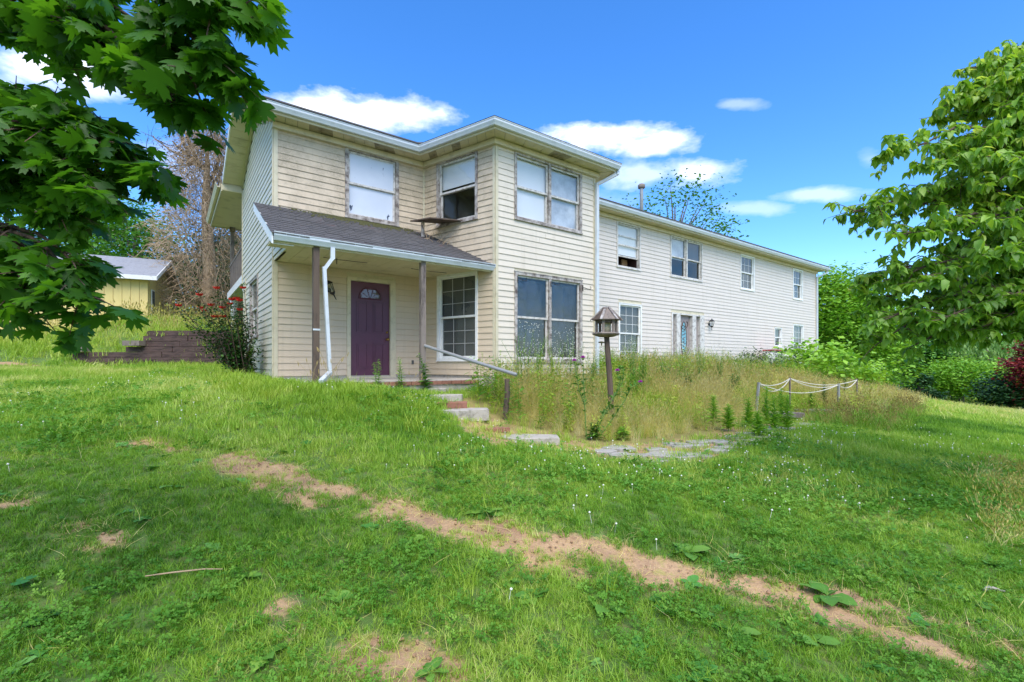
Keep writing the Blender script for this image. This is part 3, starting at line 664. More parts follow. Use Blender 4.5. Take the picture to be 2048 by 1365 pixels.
# ---- sweeps along the eaves
def offs(line, d):
    P = [np.array(p, float) for p in line]; out = []
    for i, p in enumerate(P):
        ns = []
        if i > 0: t = P[i]-P[i-1]; t /= np.linalg.norm(t); ns.append(np.array([t[1], -t[0]]))
        if i < len(P)-1: t = P[i+1]-P[i]; t /= np.linalg.norm(t); ns.append(np.array([t[1], -t[0]]))
        if len(ns) == 1: out.append(p+ns[0]*d)
        else: s_ = ns[0]+ns[1]; out.append(p+s_*d/(1+ns[0] @ ns[1]))
    return out
def sweep(mb, line, prof, m=0, closed=True):
    rows = [offs(line, d) for d, z in prof]; b = len(mb.V); n = len(prof); L_ = len(line)
    for i in range(L_):
        for k in range(n): mb.V.append((float(rows[k][i][0]), float(rows[k][i][1]), prof[k][1]))
    for i in range(L_-1):
        for k in range(n if closed else n-1):
            k2 = (k+1) % n; mb.F.append((b+i*n+k, b+(i+1)*n+k, b+(i+1)*n+k2, b+i*n+k2)); mb.M.append(m)
    if closed:
        mb.F.append(tuple(b+k for k in range(n))); mb.M.append(m); mb.F.append(tuple(b+(L_-1)*n+k for k in reversed(range(n)))); mb.M.append(m)
EAVE = [(-.5, 0), B2, C2, D2, E2, (XE+.35, 0)]; WALLL = [(0, 0), B2, C2, D2, E2, (XE, 0)]
def gutter_prof(o, z): return [(o-.115, z-.005), (o-.115, z-.13), (o-.045, z-.13), (o-.03, z-.10), (o-.004, z-.055), (o-.004, z-.012), (o+.006, z-.012), (o+.006, z), (o-.015, z), (o-.02, z-.04), (o-.04, z-.10), (o-.10, z-.11), (o-.105, z-.005)]
OV_ = .545
mb = MB(); sweep(mb, EAVE, gutter_prof(OV_, 4.965)); mb.build('gutter', 'gutter white', house)
mb = MB(); sweep(mb, EAVE, [(OV_-.145, 4.79), (OV_-.118, 4.79), (OV_-.118, 4.955), (OV_-.145, 4.955)]); mb.build('fascia', 'trim cream', house)
mb = MB(); sweep(mb, [(-.03, 0)]+WALLL[1:], [(.003, 4.69), (.10, 4.69), (.10, 4.805), (.003, 4.805)]); mb.build('frieze_board', 'trim cream', house)
def soffit_run(i, step, name='soffit_panel', stuff=False, z=4.815):
    a, b = EAVE[i], EAVE[i+1]; inn = offs(EAVE, .0); out = offs(EAVE, OV_-.12); L_ = float(np.linalg.norm(np.array(b)-np.array(a))); n = max(1, round(L_/step)); big = MB()
    for k in range(n):
        mb = big if stuff else MB(); f = lambda t, w_: tuple((1-t)*w_[i]+t*w_[i+1]); t0, t1 = k/n, (k+1-.03)/n
        zz = z+random.uniform(-.004, .004); p = [f(t0, out), f(t1, out), f(t1, inn), f(t0, inn)]
        mb.hexa([(*q, zz) for q in p]+[(*q, zz+.012) for q in p], 0)
        if not stuff:
            st = (i == 0 and k in (5, 6, 11, 12)) or (i == 1 and k in (1, 4)) or (i == 2 and k in (6, 7))
            mb.build(name, 'soffit stained' if st else 'soffit', house)
    if stuff:
        o = big.build(name, 'soffit', house); o['kind'] = 'stuff'
soffit_run(0, .235); soffit_run(1, .235); soffit_run(2, .235); soffit_run(3, .24); soffit_run(4, .30, stuff=True)
mb = MB(); sweep(mb, EAVE, [(.0, 4.84), (OV_-.13, 4.84), (OV_-.13, 4.86), (.0, 4.86)]); mb.build('soffit_backing', 'brown wood', house)
# ---- main roof
ze = 4.975; RX0, RX1 = -.5, XE+.35
mb = MB(); rz = ze+PIT*(2.435+OV_)
for (y0, z0, y1, z1) in ((-OV_-.02, ze, 2.435, rz), (2.435, rz, 5.42, ze), ):
    mb.hexa([(RX0, y0, z0), (RX1, y0, z0), (RX1, y1, z1), (RX0, y1, z1), (RX0, y0, z0+.03), (RX1, y0, z0+.03), (RX1, y1, z1+.03), (RX0, y1, z1+.03)])
BE = offs(EAVE, OV_+.01); top = (5.5, 1.3, ze+PIT*(1.3+OV_+2.03))
top = (5.5, .5, 5.55)
for i in (1, 2, 3): mb.face([(*BE[i], ze+.004), (*BE[i+1], ze+.004), top])
mb.box(-.6, XE+.3, 5.3, 9.25, 4.99, 5.05)
mb.build('roof', 'shingle', house)
mb = MB()
for i in range(4): mb.hexa([(2.9+i*.2, -.55, 4.99), (3.05+i*.2, -.55, 5.0), (3.05+i*.2, -.3, 5.08), (2.9+i*.2, -.3, 5.06), (2.9+i*.2, -.56, 5.0), (3.05+i*.2, -.56, 5.03), (3.07+i*.2, -.33, 5.16+.04*(i == 2)), (2.88+i*.2, -.33, 5.1)])
mb.build('lifted_shingles', 'shingle', house)
# rake overhang: fascia, soffit boards
def rk(y): return ze-.02+PIT*(min(y, 4.87-y)+OV_) if y > -OV_ else ze
mb = MB()
for (y0, y1) in ((-.5, 2.435), (2.435, 4.9)):
    for (x0, x1) in ((-.5, -.475),):
        a, b = rk(y0)-.0, rk(y1); mb.hexa([(x0, y0, a-.15), (x1, y0, a-.15), (x1, y1, b-.15), (x0, y1, b-.15), (x0, y0, a), (x1, y0, a), (x1, y1, b), (x0, y1, b)])
mb.build('rake_fascia', 'white paint', house)
n = 22
for k in range(n):
    y0 = -.43+k*(4.87+.43)/n; y1 = y0+(4.87+.43)/n*.96
    if y0 < 2.435 < y1: y1 = 2.43
    mb = MB(); a, b = rk(y0)-.14, rk(y1)-.14
    mb.hexa([(-.475, y0, a), (.0, y0, a), (.0, y1, b), (-.475, y1, b), (-.475, y0, a+.012), (.0, y0, a+.012), (.0, y1, b+.012), (-.475, y1, b+.012)]); mb.build('soffit_panel', 'soffit', house)
mb = MB()
for (y0, y1) in ((0, 2.435), (2.435, 4.87)):
    a, b = rk(y0)-.205, rk(y1)-.205; mb.hexa([(-.04, y0, a), (-.003, y0, a), (-.003, y1, b), (-.04, y1, b), (-.04, y0, a+.05), (-.003, y0, a+.05), (-.003, y1, b+.05), (-.04, y1, b+.05)])
mb.build('rake_trim', 'trim cream', house)
# ---- balcony roof, deck, posts at the left rear
mb = MB(); mb.box(-.50, 2.4, 4.9, 9.1, 4.83, 4.845); mb.build('balcony_soffit', 'soffit', house)
mb = MB(); mb.box(-.53, -.50, 4.9, 9.13, 4.80, 5.0); mb.box(-.50, -.0, 4.895, 4.915, 4.845, 5.06); mb.box(-.5, 2.4, 9.1, 9.13, 4.80, 5.0); mb.build('balcony_fascia', 'trim cream', house)
mb = MB(); sweep(mb, [(-.0, 9.15), (-.0, 4.93)], gutter_prof(.66, 5.03)); mb.build('gutter', 'trim cream', house)
mb = MB(); mb.box(-.03, 0, 4.9, 9.1, 2.28, 2.5); mb.box(0, 2.4, 4.9, 9.1, 2.36, 2.42); mb.box(0, 2.4, 9.08, 9.1, 2.28, 2.5); mb.box(0.0, 2.4, 4.18, 4.9, 2.30, 2.35); mb.build('balcony_deck', 'white paint', house)
mb = MB(); mb.box(.06, .17, 8.9, 9.02, 2.5, 4.83); mb.box(.03, .2, 8.87, 9.05, 4.68, 4.83); mb.build('balcony_post', 'weathered wood', house)
mb = MB(); mb.box(-.0, .09, 4.92, 5.0, 2.5, 4.83); mb.build('balcony_post', 'weathered wood', house)
mb = MB(); mb.bar((.05, 4.95, 3.42), (.05, 9.0, 3.42), .05, .06)
for k in range(30): mb.box(.035, .065, 5.05+k*.13, 5.08+k*.13, 2.5, 3.4)
mb.build('balcony_railing', 'weathered wood', house)
for y in (5.3, 8.9):
    mb = MB(); mb.lathe([(.13, -.5), (.13, -.42), (.10, -.38), (.10, 2.08), (.13, 2.14), (.13, 2.28)], (.16, y, 0), 16); mb.build('porch_column', 'white paint', house, smooth=True)

# ---- front porch roof
PZ0, PZ1, PY = 2.07, 3.15, -2.02; PX0 = -.34
def pr(y): return PZ1+(PZ0+.03-PZ1)*(y/PY)       # roof height at y
xr = lambda y: 3.28+(-y)*(3.976-3.28)/2.035       # right edge follows the bay side
mb = MB()
mb.hexa([(PX0, PY, pr(PY)-.05), (xr(PY)-.02, PY, pr(PY)-.05), (3.26, -.0, pr(0)-.05), (PX0, -.0, pr(0)-.05), (PX0, PY, pr(PY)), (xr(PY)-.02, PY, pr(PY)), (3.26, -.0, pr(0)), (PX0, -.0, pr(0))])
pf = mb.build('porch_roof', 'shingle', house)
rows = 16; sh = MB()
for r_ in range(rows):
    y0 = PY-.04+(r_)*(2.06)/rows; y1 = y0+2.06/rows*1.3; x = PX0-.02-random.random()*.15
    while x < xr(y0):
        w_ = random.uniform(.15, .34); x0 = max(x, PX0-.02); x1 = min(x+w_-.008, xr(y0)-.01)
        if x1-x0 > .03:
            j = random.uniform(0, .006); h0 = pr(y0)+.020+j; h1 = pr(min(y1, -.005))+.002; yy1 = min(y1, -.005); yb = y0+random.uniform(-.006, .006)
            sh.hexa([(x0, yb, h0-.012), (x1, yb, h0-.012), (x1, yy1, h1-.004), (x0, yy1, h1-.004), (x0, yb, h0), (x1, yb, h0), (x1, yy1, h1), (x0, yy1, h1)])
        x += w_
o = sh.build('shingle', 'shingle', pf); o['kind'] = 'stuff'
m2 = MB()
for i in range(900):
    x = random.gauss(1.75, .55); y = -abs(random.gauss(0, .16))-.02
    if PX0 < x < xr(y): s_ = random.uniform(.006, .022); m2.box(x-s_, x+s_, y-s_*.7, y+s_*.7, pr(y)+.01, pr(y)+.02+s_*.6)
q = m2.build('moss', 'moss', pf); q['kind'] = 'stuff'
mb = MB(); sweep(mb, [(PX0+.02, PY+.10), (xr(PY)-.0, PY+.10)], gutter_prof(.14, PZ0+.055)); mb.build('gutter', 'gutter white', house)
mb = MB(); mb.box(PX0+.02, xr(PY)-.03, PY+.075, PY+.10, PZ0-.10, PZ0+.03); mb.build('porch_fascia', 'trim cream', house)
mb = MB()
mb.hexa([(PX0-.012, PY-.0, pr(PY)-.17), (PX0+.012, PY-.0, pr(PY)-.17), (PX0+.012, 0, pr(0)-.17), (PX0-.012, 0, pr(0)-.17), (PX0-.012, PY-.0, pr(PY)-.0), (PX0+.012, PY-.0, pr(PY)-.0), (PX0+.012, 0, pr(0)-.0), (PX0-.012, 0, pr(0)-.0)])
mb.hexa([(PX0+.012, PY+.1, pr(PY)-.15), (0, PY+.1, pr(PY)-.15), (0, 0, pr(0)-.15), (PX0+.012, 0, pr(0)-.15), (PX0+.012, PY+.1, pr(PY)-.135), (0, PY+.1, pr(PY)-.135), (0, 0, pr(0)-.135), (PX0+.012, 0, pr(0)-.135)]); mb.build('porch_rake', 'white paint', house)
# siding clad porch gable end
zz = 2.13; pe = None
k = 0; mb0 = MB(); mb0.box(.0, .06, PY+.22, 0, 2.05, 2.115); pe = mb0.build('porch_beam', 'trim cream', house)
while zz < pr(0)-.2:
    z1_ = zz+CO; yl = PY*(PZ1-(z1_+.16))/(PZ1-PZ0-.03); yl = max(yl, PY+.22)
    if yl < -.04:
        mb = MB(); mb.hexa([(-.018, yl, zz), (-.0, yl, zz), (-.0, -.0, zz), (-.018, -.0, zz), (-.006, yl, z1_), (0, yl, z1_), (0, 0, z1_), (-.006, 0, z1_)]); mb.build('siding_board', 'vinyl siding pale', pe)
    zz = z1_
# ceiling
nx = 16
for k in range(nx):
    x0 = .02+k*(3.75)/nx; x1 = x0+3.75/nx-.006; mb = MB(); ye = PY+.08; yi = -.02
    if x0 > 3.2: yi = -(x0-3.28)*2.035/.696-.1
    mb.box(x0, x1, ye, -1.0, 2.045, 2.055)
    if yi > -1.0 or x0 < 3.3: mb.box(x0, x1, -.99, min(-.02, yi if x0 > 3.2 else -.02), 2.05, 2.06)
    mb.build('ceiling_panel', 'soffit', house)
mb = MB(); mb.box(-.34, .0, PY+.1, PY+.5, 1.985, 2.0); mb.build('eave_return', 'soffit', house)
# posts, downspouts
for (x, y, zb, nm) in ((.35, -1.9, -.33, ''), (2.34, -1.9, -.33, '')):
    mb = MB(); mb.box(x-.05, x+.05, y-.05, y+.05, zb, 2.045); mb.box(x-.053, x+.053, y-.053, y+.053, .56, .585); mb.build('porch_post', 'brown wood' if x < 1 else 'weathered wood', house)
mb = MB(); mb.box(.29, .41, -1.955, -1.95, .56, .59); mb.build('post_bracket', 'gutter white', house)
mb = MB()
mb.bar((.60, -2.0, 2.0), (.60, -2.0, 1.80), .07, .055, up=(0, 1, 0)); mb.bar((.60, -2.0, 1.82), (.47, -2.0, 1.62), .055, .07, up=(0, 1, 0)); mb.bar((.46, -2.0, 1.65), (.555, -2.0, -.18), .055, .075, up=(0, 1, 0)); mb.bar((.56, -1.99, -.16), (.30, -2.42, -.30), .075, .055)
mb.build('downspout', 'gutter white', house)
mb = MB(); a, b = D2; wx = a-.03
mb.bar((wx+.42, b-.42, 4.84), (wx+.4, b-.42, 4.74), .08, .06, up=(0, 1, 0)); mb.bar((wx+.41, b-.41, 4.76), (wx+.05, b-.075, 4.52), .07, .07); mb.bar((wx+.04, b-.07, 4.55), (wx+.04, b-.07, -.5), .085, .065, up=(0, 1, 0)); mb.build('downspout', 'gutter white', house)
mb = MB(); mb.bar((XE+.3, -.42, 4.84), (XE+.3, -.42, 4.72), .08, .06, up=(0, 1, 0)); mb.bar((XE+.3, -.42, 4.74), (XE-.02, -.07, 4.5), .07, .07); mb.bar((XE-.03, -.07, 4.52), (XE-.03, -.07, -.6), .085, .065, up=(0, 1, 0)); mb.build('downspout', 'gutter white', house)
# window shelf with its leaning support board
mb = MB(); mb.hexa([wBL.pt(.18, .62, 3.235), wBL.pt(.83, .62, 3.20), wBL.pt(1.28, .0, 3.21), wBL.pt(.62, .0, 3.26)]+[wBL.pt(.18, .62, 3.26), wBL.pt(.83, .62, 3.225), wBL.pt(1.28, .0, 3.235), wBL.pt(.62, .0, 3.285)]); mb.build('window_shelf', 'brown wood', house)
sx, sy, _ = wBL.pt(.42, .45, 0); mb = MB(); mb.box(sx-.035, sx+.035, sy-.015, sy+.015, pr(max(sy, PY))+.02, 3.23); mb.build('support_board', 'window frame worn', house)
m2 = MB()
for i in range(16):
    p = Vector((3.1+random.uniform(-.25, .35), -.75+random.uniform(-.3, .2), 0)); p.z = pr(p.y)+.03; q = p+Vector((random.uniform(-.3, .3), random.uniform(-.2, .2), random.uniform(.02, .4))); q.z = max(q.z, pr(min(q.y, 0))+.03); m2.tube([p, (p+q)/2+Vector((0, 0, .04)), q], .005, 3)
m2.build('dry_vine', 'dry twig', house)
# hooks on the double window, number plate, vent pipe, flue
m2 = MB()
for a in (.57, 1.54, 2.58): m2.tube([wBF.pt(a, .05, 1.88), wBF.pt(a+.10, .10, 1.84), wBF.pt(a+.18, .13, 1.83), wBF.pt(a+.2, .13, 1.88), wBF.pt(a+.17, .13, 1.90)], .008, 4); m2.tube([wBF.pt(a, .05, 1.93), wBF.pt(a, .05, 1.78)], .01, 4)
m2.build('plant_hook', 'black iron', house)
m2 = MB()
for a, dy in ((.95, -1.0), (2.75, -1.0)): m2.tube([(a-.25, dy, 2.03), (a, dy, 2.02), (a+.6, dy, 2.03)], .006, 4); m2.tube([(a, dy, 2.04), (a, dy, 1.93)], .01, 4)
m2.build('ceiling_hook', 'black iron', house)
m2 = MB(); wA.hx(m2, 2.95, 3.0, .017, .03, -.02, .07); m2.build('outlet_box', 'grey screen', house)
vp = at(1283, 400, 18.6); vx = (vp.x-HX)*U[0]+(vp.y-HY)*U[1]; vy = (vp.x-HX)*Vv[0]+(vp.y-HY)*Vv[1]
m2 = MB(); m2.lathe([(.07, 4.9), (.07, 6.98), (.07, 7.0)], (vx, vy, 0), 10); m2.lathe([(.09, 6.96), (.14, 6.98), (.14, 7.1), (.10, 7.14), (0, 7.15)], (vx, vy, 0), 8, 1); m2.build('vent_pipe', ['galvanised pipe', 'weathered wood'], house, smooth=True)

# ------------------------------------------------------------------ scattering (geometry nodes, instances of small tufts)
def gn_scatter(name, P, yaw, tilt, scl, tint, template, label=None, parent=None, kind='stuff'):
    P = np.asarray(P, np.float32); n = len(P); me = bpy.data.meshes.new(name); me.vertices.add(n); me.vertices.foreach_set('co', P.ravel())
    a = me.attributes.new('rot', 'FLOAT_VECTOR', 'POINT'); rr = np.zeros((n, 3), np.float32); rr[:, 0] = tilt; rr[:, 1] = np.roll(tilt, 1) if hasattr(tilt, '__len__') else tilt; rr[:, 2] = yaw; a.data.foreach_set('vector', rr.ravel())
    for nm, v in (('scl', scl), ('tint', tint)):
        a = me.attributes.new(nm, 'FLOAT', 'POINT'); a.data.foreach_set('value', np.asarray(v, np.float32))
    o = link(name, me, parent); o['kind'] = kind
    ng = bpy.data.node_groups.new(name, 'GeometryNodeTree'); ng.interface.new_socket('Geometry', in_out='INPUT', socket_type='NodeSocketGeometry'); ng.interface.new_socket('Geometry', in_out='OUTPUT', socket_type='NodeSocketGeometry')
    N = ng.nodes; L = ng.links; gi = N.new('NodeGroupInput'); go = N.new('NodeGroupOutput'); ip = N.new('GeometryNodeInstanceOnPoints'); oi = N.new('GeometryNodeObjectInfo'); oi.inputs['Object'].default_value = template; oi.inputs['As Instance'].default_value = True
    na = N.new('GeometryNodeInputNamedAttribute'); na.data_type = 'FLOAT_VECTOR'; na.inputs['Name'].default_value = 'rot'
    nb = N.new('GeometryNodeInputNamedAttribute'); nb.data_type = 'FLOAT'; nb.inputs['Name'].default_value = 'scl'
    L.new(gi.outputs[0], ip.inputs['Points']); L.new(oi.outputs['Geometry'], ip.inputs['Instance']); L.new(na.outputs[0], ip.inputs['Rotation']); L.new(nb.outputs[0], ip.inputs['Scale']); L.new(ip.outputs[0], go.inputs[0])
    md = o.modifiers.new('scatter', 'NODES'); md.node_group = ng; return o
def template(name, V, F, mat):
    o = np_mesh(name, V, F, mat); COL.objects.unlink(o); return o
def blade_tuft(n, h, spread, width, bend, seed, segs=3, hv=.35, head=None):
    r = np.random.default_rng(seed); V = []; F = []
    for i in range(n):
        a = r.uniform(0, 6.28); rad = spread*math.sqrt(r.random()); p = np.array([rad*math.cos(a), rad*math.sin(a), -.01]); d = r.uniform(0, 6.28); dirv = np.array([math.cos(d), math.sin(d), 0]); side = np.array([-dirv[1], dirv[0], 0])
        H = h*(1+r.uniform(-hv, hv)); bd = bend*r.uniform(.3, 1.6); w = width*r.uniform(.7, 1.3); b = len(V)
        for s in range(segs+1):
            t = s/segs; q = p+np.array([0, 0, 1])*H*t*(1-.25*bd*t)+dirv*H*bd*t*t*.8; ww = w*(1-t)**.6 if s < segs else w*.08
            V.append(q-side*ww/2); V.append(q+side*ww/2)
        for s in range(segs): F.append((b+2*s, b+2*s+1, b+2*s+3, b+2*s+2))
        if head:
            hl, hw = head; b2 = len(V); c = q; ax = np.array([dirv[0]*bd*.8, dirv[1]*bd*.8, 1.0]); ax /= np.linalg.norm(ax)
            for k in range(4):
                o_ = side if k % 2 else dirv; sg = 1 if k < 2 else -1; V.append(c+ax*hl*.45+o_*sg*hw)
            V.append(c-ax*.01); V.append(c+ax*hl)
            for k0, k1 in ((0, 1), (1, 2), (2, 3), (3, 0)): F.append((b2+4, b2+k0, b2+5, b2+k1))
    return np.array(V), np.array(F)
def clover_tuft(n, seed, spread=.05, h=.05, s=.013):
    r = np.random.default_rng(seed); V = []; F = []
    for i in range(n):
        c = np.array([r.normal(0, spread), r.normal(0, spread), h*r.uniform(.5, 1.2)]); a0 = r.uniform(0, 6.28); ss = s*r.uniform(.7, 1.3); tx, ty = r.normal(0, .35, 2)
        for k in range(3):
            a = a0+k*2.094; d = np.array([math.cos(a), math.sin(a)]); e = np.array([-d[1], d[0]]); b = len(V)
            for (u_, v_) in ((0, 0), (.8, -.62), (1.25, 0), (.8, .62)):
                q = d*u_*ss+e*v_*ss; V.append([c[0]+q[0], c[1]+q[1], c[2]+q[0]*tx+q[1]*ty+(.004 if u_ > .5 else 0)])
            F.append((b, b+1, b+2, b+3))
        b = len(V); V += [[c[0], c[1], c[2]], [c[0]+.001, c[1], c[2]], [c[0]*.7+.001, c[1]*.7, 0], [c[0]*.7, c[1]*.7, 0]]; F.append((b, b+1, b+2, b+3))
    return np.array(V), np.array(F)
def ball(r, n=5, m=4, c=(0, 0, 0), sq=1.):
    V = []; F = []
    for i in range(m+1):
        t = math.pi*i/m
        for k in range(n): a = 2*math.pi*k/n; V.append((c[0]+r*math.sin(t)*math.cos(a), c[1]+r*math.sin(t)*math.sin(a), c[2]+r*math.cos(t)*sq))
    for i in range(m):
        for k in range(n): F.append((i*n+k, (i+1)*n+k, (i+1)*n+(k+1) % n, i*n+(k+1) % n))
    return np.array(V), np.array(F)
def sample(dens, x0, x1, y0, y1, keep=None):
    """points in the view wedge, dens(x,y) per square metre evaluated against max"""
    mx = dens if isinstance(dens, (int, float)) else dens[1]; f = None if isinstance(dens, (int, float)) else dens[0]
    n = int(mx*(x1-x0)*(y1-y0)); x = RNG.uniform(x0, x1, n); y = RNG.uniform(y0, y1, n)
    m = np.abs(x) < y*1.18+.5
    x, y = x[m], y[m]
    if f is not None: p = f(x, y)/mx; k = RNG.random(len(x)) < p; x, y = x[k], y[k]
    if keep is not None: k = keep(x, y); x, y = x[k], y[k]
    return x, y
def lawn_ok(x, y):
    d = dirt(x, y); k = RNG.random(len(x)) > d*1.05
    k &= ~inpoly(x, y, HOUSE) & ~inpoly(x, y, GARDEN)
    pz = inpoly(x, y, PATHZ); k &= ~(pz & (RNG.random(len(x)) > .3)); return k
def put(name, tm, xy, smin, smax, tint, tilt=.18, label=None, dz=0., parent=None):
    x, y = xy; n = len(x); z = G(x, y)+dz
    return gn_scatter(name, np.stack([x, y, z], -1), RNG.uniform(0, 6.28, n), RNG.normal(0, tilt, n), RNG.uniform(smin, smax, n), np.clip(tint(x, y)+RNG.normal(0, .13, n), 0, 1), tm, parent=parent)
def lawn_tint(x, y): return -.12+1.0*fbm(x, y, .8, 5)+.3*np.clip((y-3.5)/4, 0, 1)-.12*np.clip(-x/4, 0, 1)*(y < 4)-.35*np.clip((x-5)/4, 0, 1)*(y < 13)
def near(a, b): return lambda x, y: np.where((y >= a) & (y < b), 1., 0.)
# lawn grass in three distance bands of growing tuft
t1 = template('grass tuft', *blade_tuft(26, .047, .045, .0042, .9, 1), 'lawn grass'); t2 = template('grass tuft b', *blade_tuft(22, .062, .06, .0052, .8, 2), 'lawn grass'); t3 = template('grass tuft c', *blade_tuft(26, .10, .13, .008, .6, 3, segs=2), 'lawn grass'); t4 = template('grass tuft d', *blade_tuft(26, .16, .35, .018, .6, 4, segs=2), 'lawn grass')
hgt = lambda x, y: .75+.6*np.clip(fbm(x, y, .8, 3)*2-.7, 0, 1)
put('grass', t1, sample((lambda x, y: 430*np.clip(1.1-(y-2)/6, .3, 1), 430), -6, 6, 1.4, 5.2, lawn_ok), .6, 1.25, lawn_tint)
put('grass', t2, sample((lambda x, y: 210*np.clip(.25+fbm(x, y, 1.1, 3), 0, 1), 210), -8, 8, 2.2, 7.5, lawn_ok), .6, 1.3, lawn_tint)
put('grass', t3, sample(110, -13, 14, 5, 13.5, lawn_ok), .5, 1.2, lawn_tint)
put('grass', t4, sample(16, -30, 40, 12.5, 34, lawn_ok), .5, 1.1, lambda x, y: .45+.4*fbm(x, y, .3, 3)+.35*np.clip((x-14)/10, 0, 1))
put('grass', t4, sample(3.2, -60, 60, 34, 60, lawn_ok), 1, 2, lambda x, y: .5+.4*fbm(x, y, .2, 3))
# longer, brighter grass on the knoll before the porch
t5 = template('long grass tuft', *blade_tuft(26, .20, .10, .0065, .75, 5, segs=4), 'tall grass')
KN = [gp(*q) for q in [(470, 750), (560, 770), (700, 775), (830, 795), (900, 850), (960, 880), (860, 880), (700, 850), (560, 830), (430, 790), (380, 760)]]
put('long_grass', t5, sample(75, -7, 1, 5, 9.6, lambda x, y: inpoly(x, y, KN) & ~inpoly(x, y, HOUSE) & (RNG.random(len(x)) < .3+fbm(x, y, 1.2, 3))), .5, 1.15, lambda x, y: .25+.6*fbm(x, y, 1, 3), .2)
def weed_tmpl(seed, h=.8, n=34, L_=.085, w=.3, fl=0):
    r = np.random.default_rng(seed); V = [(-.003, 0, 0), (.003, 0, 0), (.002, 0, h), (-.002, 0, h), (0, -.003, 0), (0, .003, 0), (0, .002, h), (0, -.002, h)]; F = [(0, 1, 2, 3), (4, 5, 6, 7)]
    P = []; 
    for i in range(n): t = .1+.9*i/n; P.append((r.normal(0, .01+.05*t), r.normal(0, .01+.05*t), h*t))
    V2, F2 = leafset(P, rotmats(np.arange(n)*2.4, r.uniform(-.1, .9, n), r.normal(0, .3, n)), L_*r.uniform(.5, 1.2, n)*np.linspace(1.2, .6, n), tmpl_oval(w, .2, .4)[0], OF)
    V = np.concatenate([np.array(V), V2]); F = np.concatenate([np.array(F), F2+8]); return V, F
wt1 = template('tall weed', *weed_tmpl(1), 'tall grass'); wt2 = template('tall weed b', *weed_tmpl(2, .7, 26, .12, .42), 'clover'); wf_ = template('white weed flowers', *(lambda q: (np.concatenate([a for a, b in q]), np.concatenate([b+i*len(q[0][0]) for i, (a, b) in enumerate(q)])))([ball(.011, 5, 2, (random.gauss(0, .11), random.gauss(0, .11), random.gauss(.86, .07)), .5) for _ in range(22)]), 'white flower')
hl = lambda x, y: (-(x-A0[0])*math.sin(TH)*-1*0+(-(x-A0[0])*math.sin(TH)+(y-A0[1])*math.cos(TH)))
def bedw(x, y): v = hl(x, y); return inpoly(x, y, GARDEN) & ~inpoly(x, y, HOUSE) & ~inpoly(x, y, PATHZ) & (v > -3.3-np.clip((3.5-x)*.5, 0, 1.6)) & (v < -.25)
put('tall_weeds', wt1, sample(24, -2, 20, 7.5, 24, lambda x, y: bedw(x, y) & (RNG.random(len(x)) < fbm(x+5, y, .9, 3)*1.9-.35)), .75, 1.25, lambda x, y: .3+.6*fbm(x, y, 1, 2), .08)
put('tall_weeds', wt2, sample(16, -2, 20, 7.5, 24, lambda x, y: bedw(x, y) & (RNG.random(len(x)) < fbm(x-9, y, .8, 3)*1.9-.4)), .6, 1.15, lambda x, y: .3+.6*fbm(x, y, 1, 2), .08)
put('tall_weeds', wt1, sample(2.5, -1.5, 14, 6.5, 15.5, lambda x, y: inpoly(x, y, GARDEN) & ~inpoly(x, y, HOUSE) & ~inpoly(x, y, PATHZ)), .4, .95, lambda x, y: .4+.6*fbm(x, y, 1, 2), .1)
wt3 = template('leafy clump', *weed_tmpl(5, .5, 44, .085, .34), 'tall grass')
put('green_weed_clumps', wt3, sample(7, -2, 14, 6.8, 16, lambda x, y: inpoly(x, y, GARDEN) & ~inpoly(x, y, HOUSE) & ~inpoly(x, y, PATHZ) & (RNG.random(len(x)) < np.clip(fbm(x+21, y+3, 1.1, 3)*3-1.0, .1, 1))), .5, 1.25, lambda x, y: .35+.6*fbm(x, y, 2, 2), .12)
put('white_weed_flowers', wf_, sample(2.2, -1, 20, 8.5, 24, lambda x, y: bedw(x, y) & (hl(x, y) < -.6)), .8, 1.3, lambda x, y: x*0, .08)
# scattered taller stalks in the lawn
put('long_grass', t5, sample((lambda x, y: 9*np.clip(fbm(x, y, .9, 3)*3-1.4, 0, 1), 9), -10, 14, 2.6, 16, lawn_ok), .35, .8, lawn_tint, .25)
# clover with flowers
cl = template('clover tuft', *clover_tuft(16, 1, .05, .045, .010), 'clover'); clb = template('clover tuft b', *clover_tuft(26, 2, .11, .06, .0155), 'clover')
cden = lambda x, y: np.clip((fbm(x+9, y, .7, 4)-.47)*7+np.clip(x/7, -.4, .4), 0, 1)
put('clover', cl, sample((lambda x, y: 80*cden(x, y), 80), -6, 8, 1.6, 5.5, lawn_ok), .8, 1.5, lambda x, y: .25+.5*fbm(x, y, .9, 3))
put('clover', clb, sample((lambda x, y: 34*np.clip(cden(x, y)+.05, 0, 1)*(x < 7+.0*y), 34), -9, 12, 4.6, 12, lawn_ok), .7, 1.3, lambda x, y: .25+.5*fbm(x, y, .9, 3))
fv, ff = ball(.0085, 6, 3, (0, 0, .085), .8); sv = np.array([(-.001, 0, 0), (.001, 0, 0), (.001, 0, .095), (-.001, 0, .095)]); fl = template('clover flower', np.concatenate([fv, sv]), np.concatenate([ff, np.array([[len(fv), len(fv)+1, len(fv)+2, len(fv)+3]])]), 'white flower')
def fden(x, y): return 30*np.clip((fbm(x+3, y+5, .8, 4)-.42)*5, 0, 1)*np.clip((y-3.4)/1.5, .04, 1)*np.clip(1.2-np.abs(x-2.5)/7, .35, 1)
put('clover_flowers', fl, sample((fden, 30), -8, 11, 2.6, 10.5, lawn_ok), .7, 1.3, lambda x, y: x*0, .15)
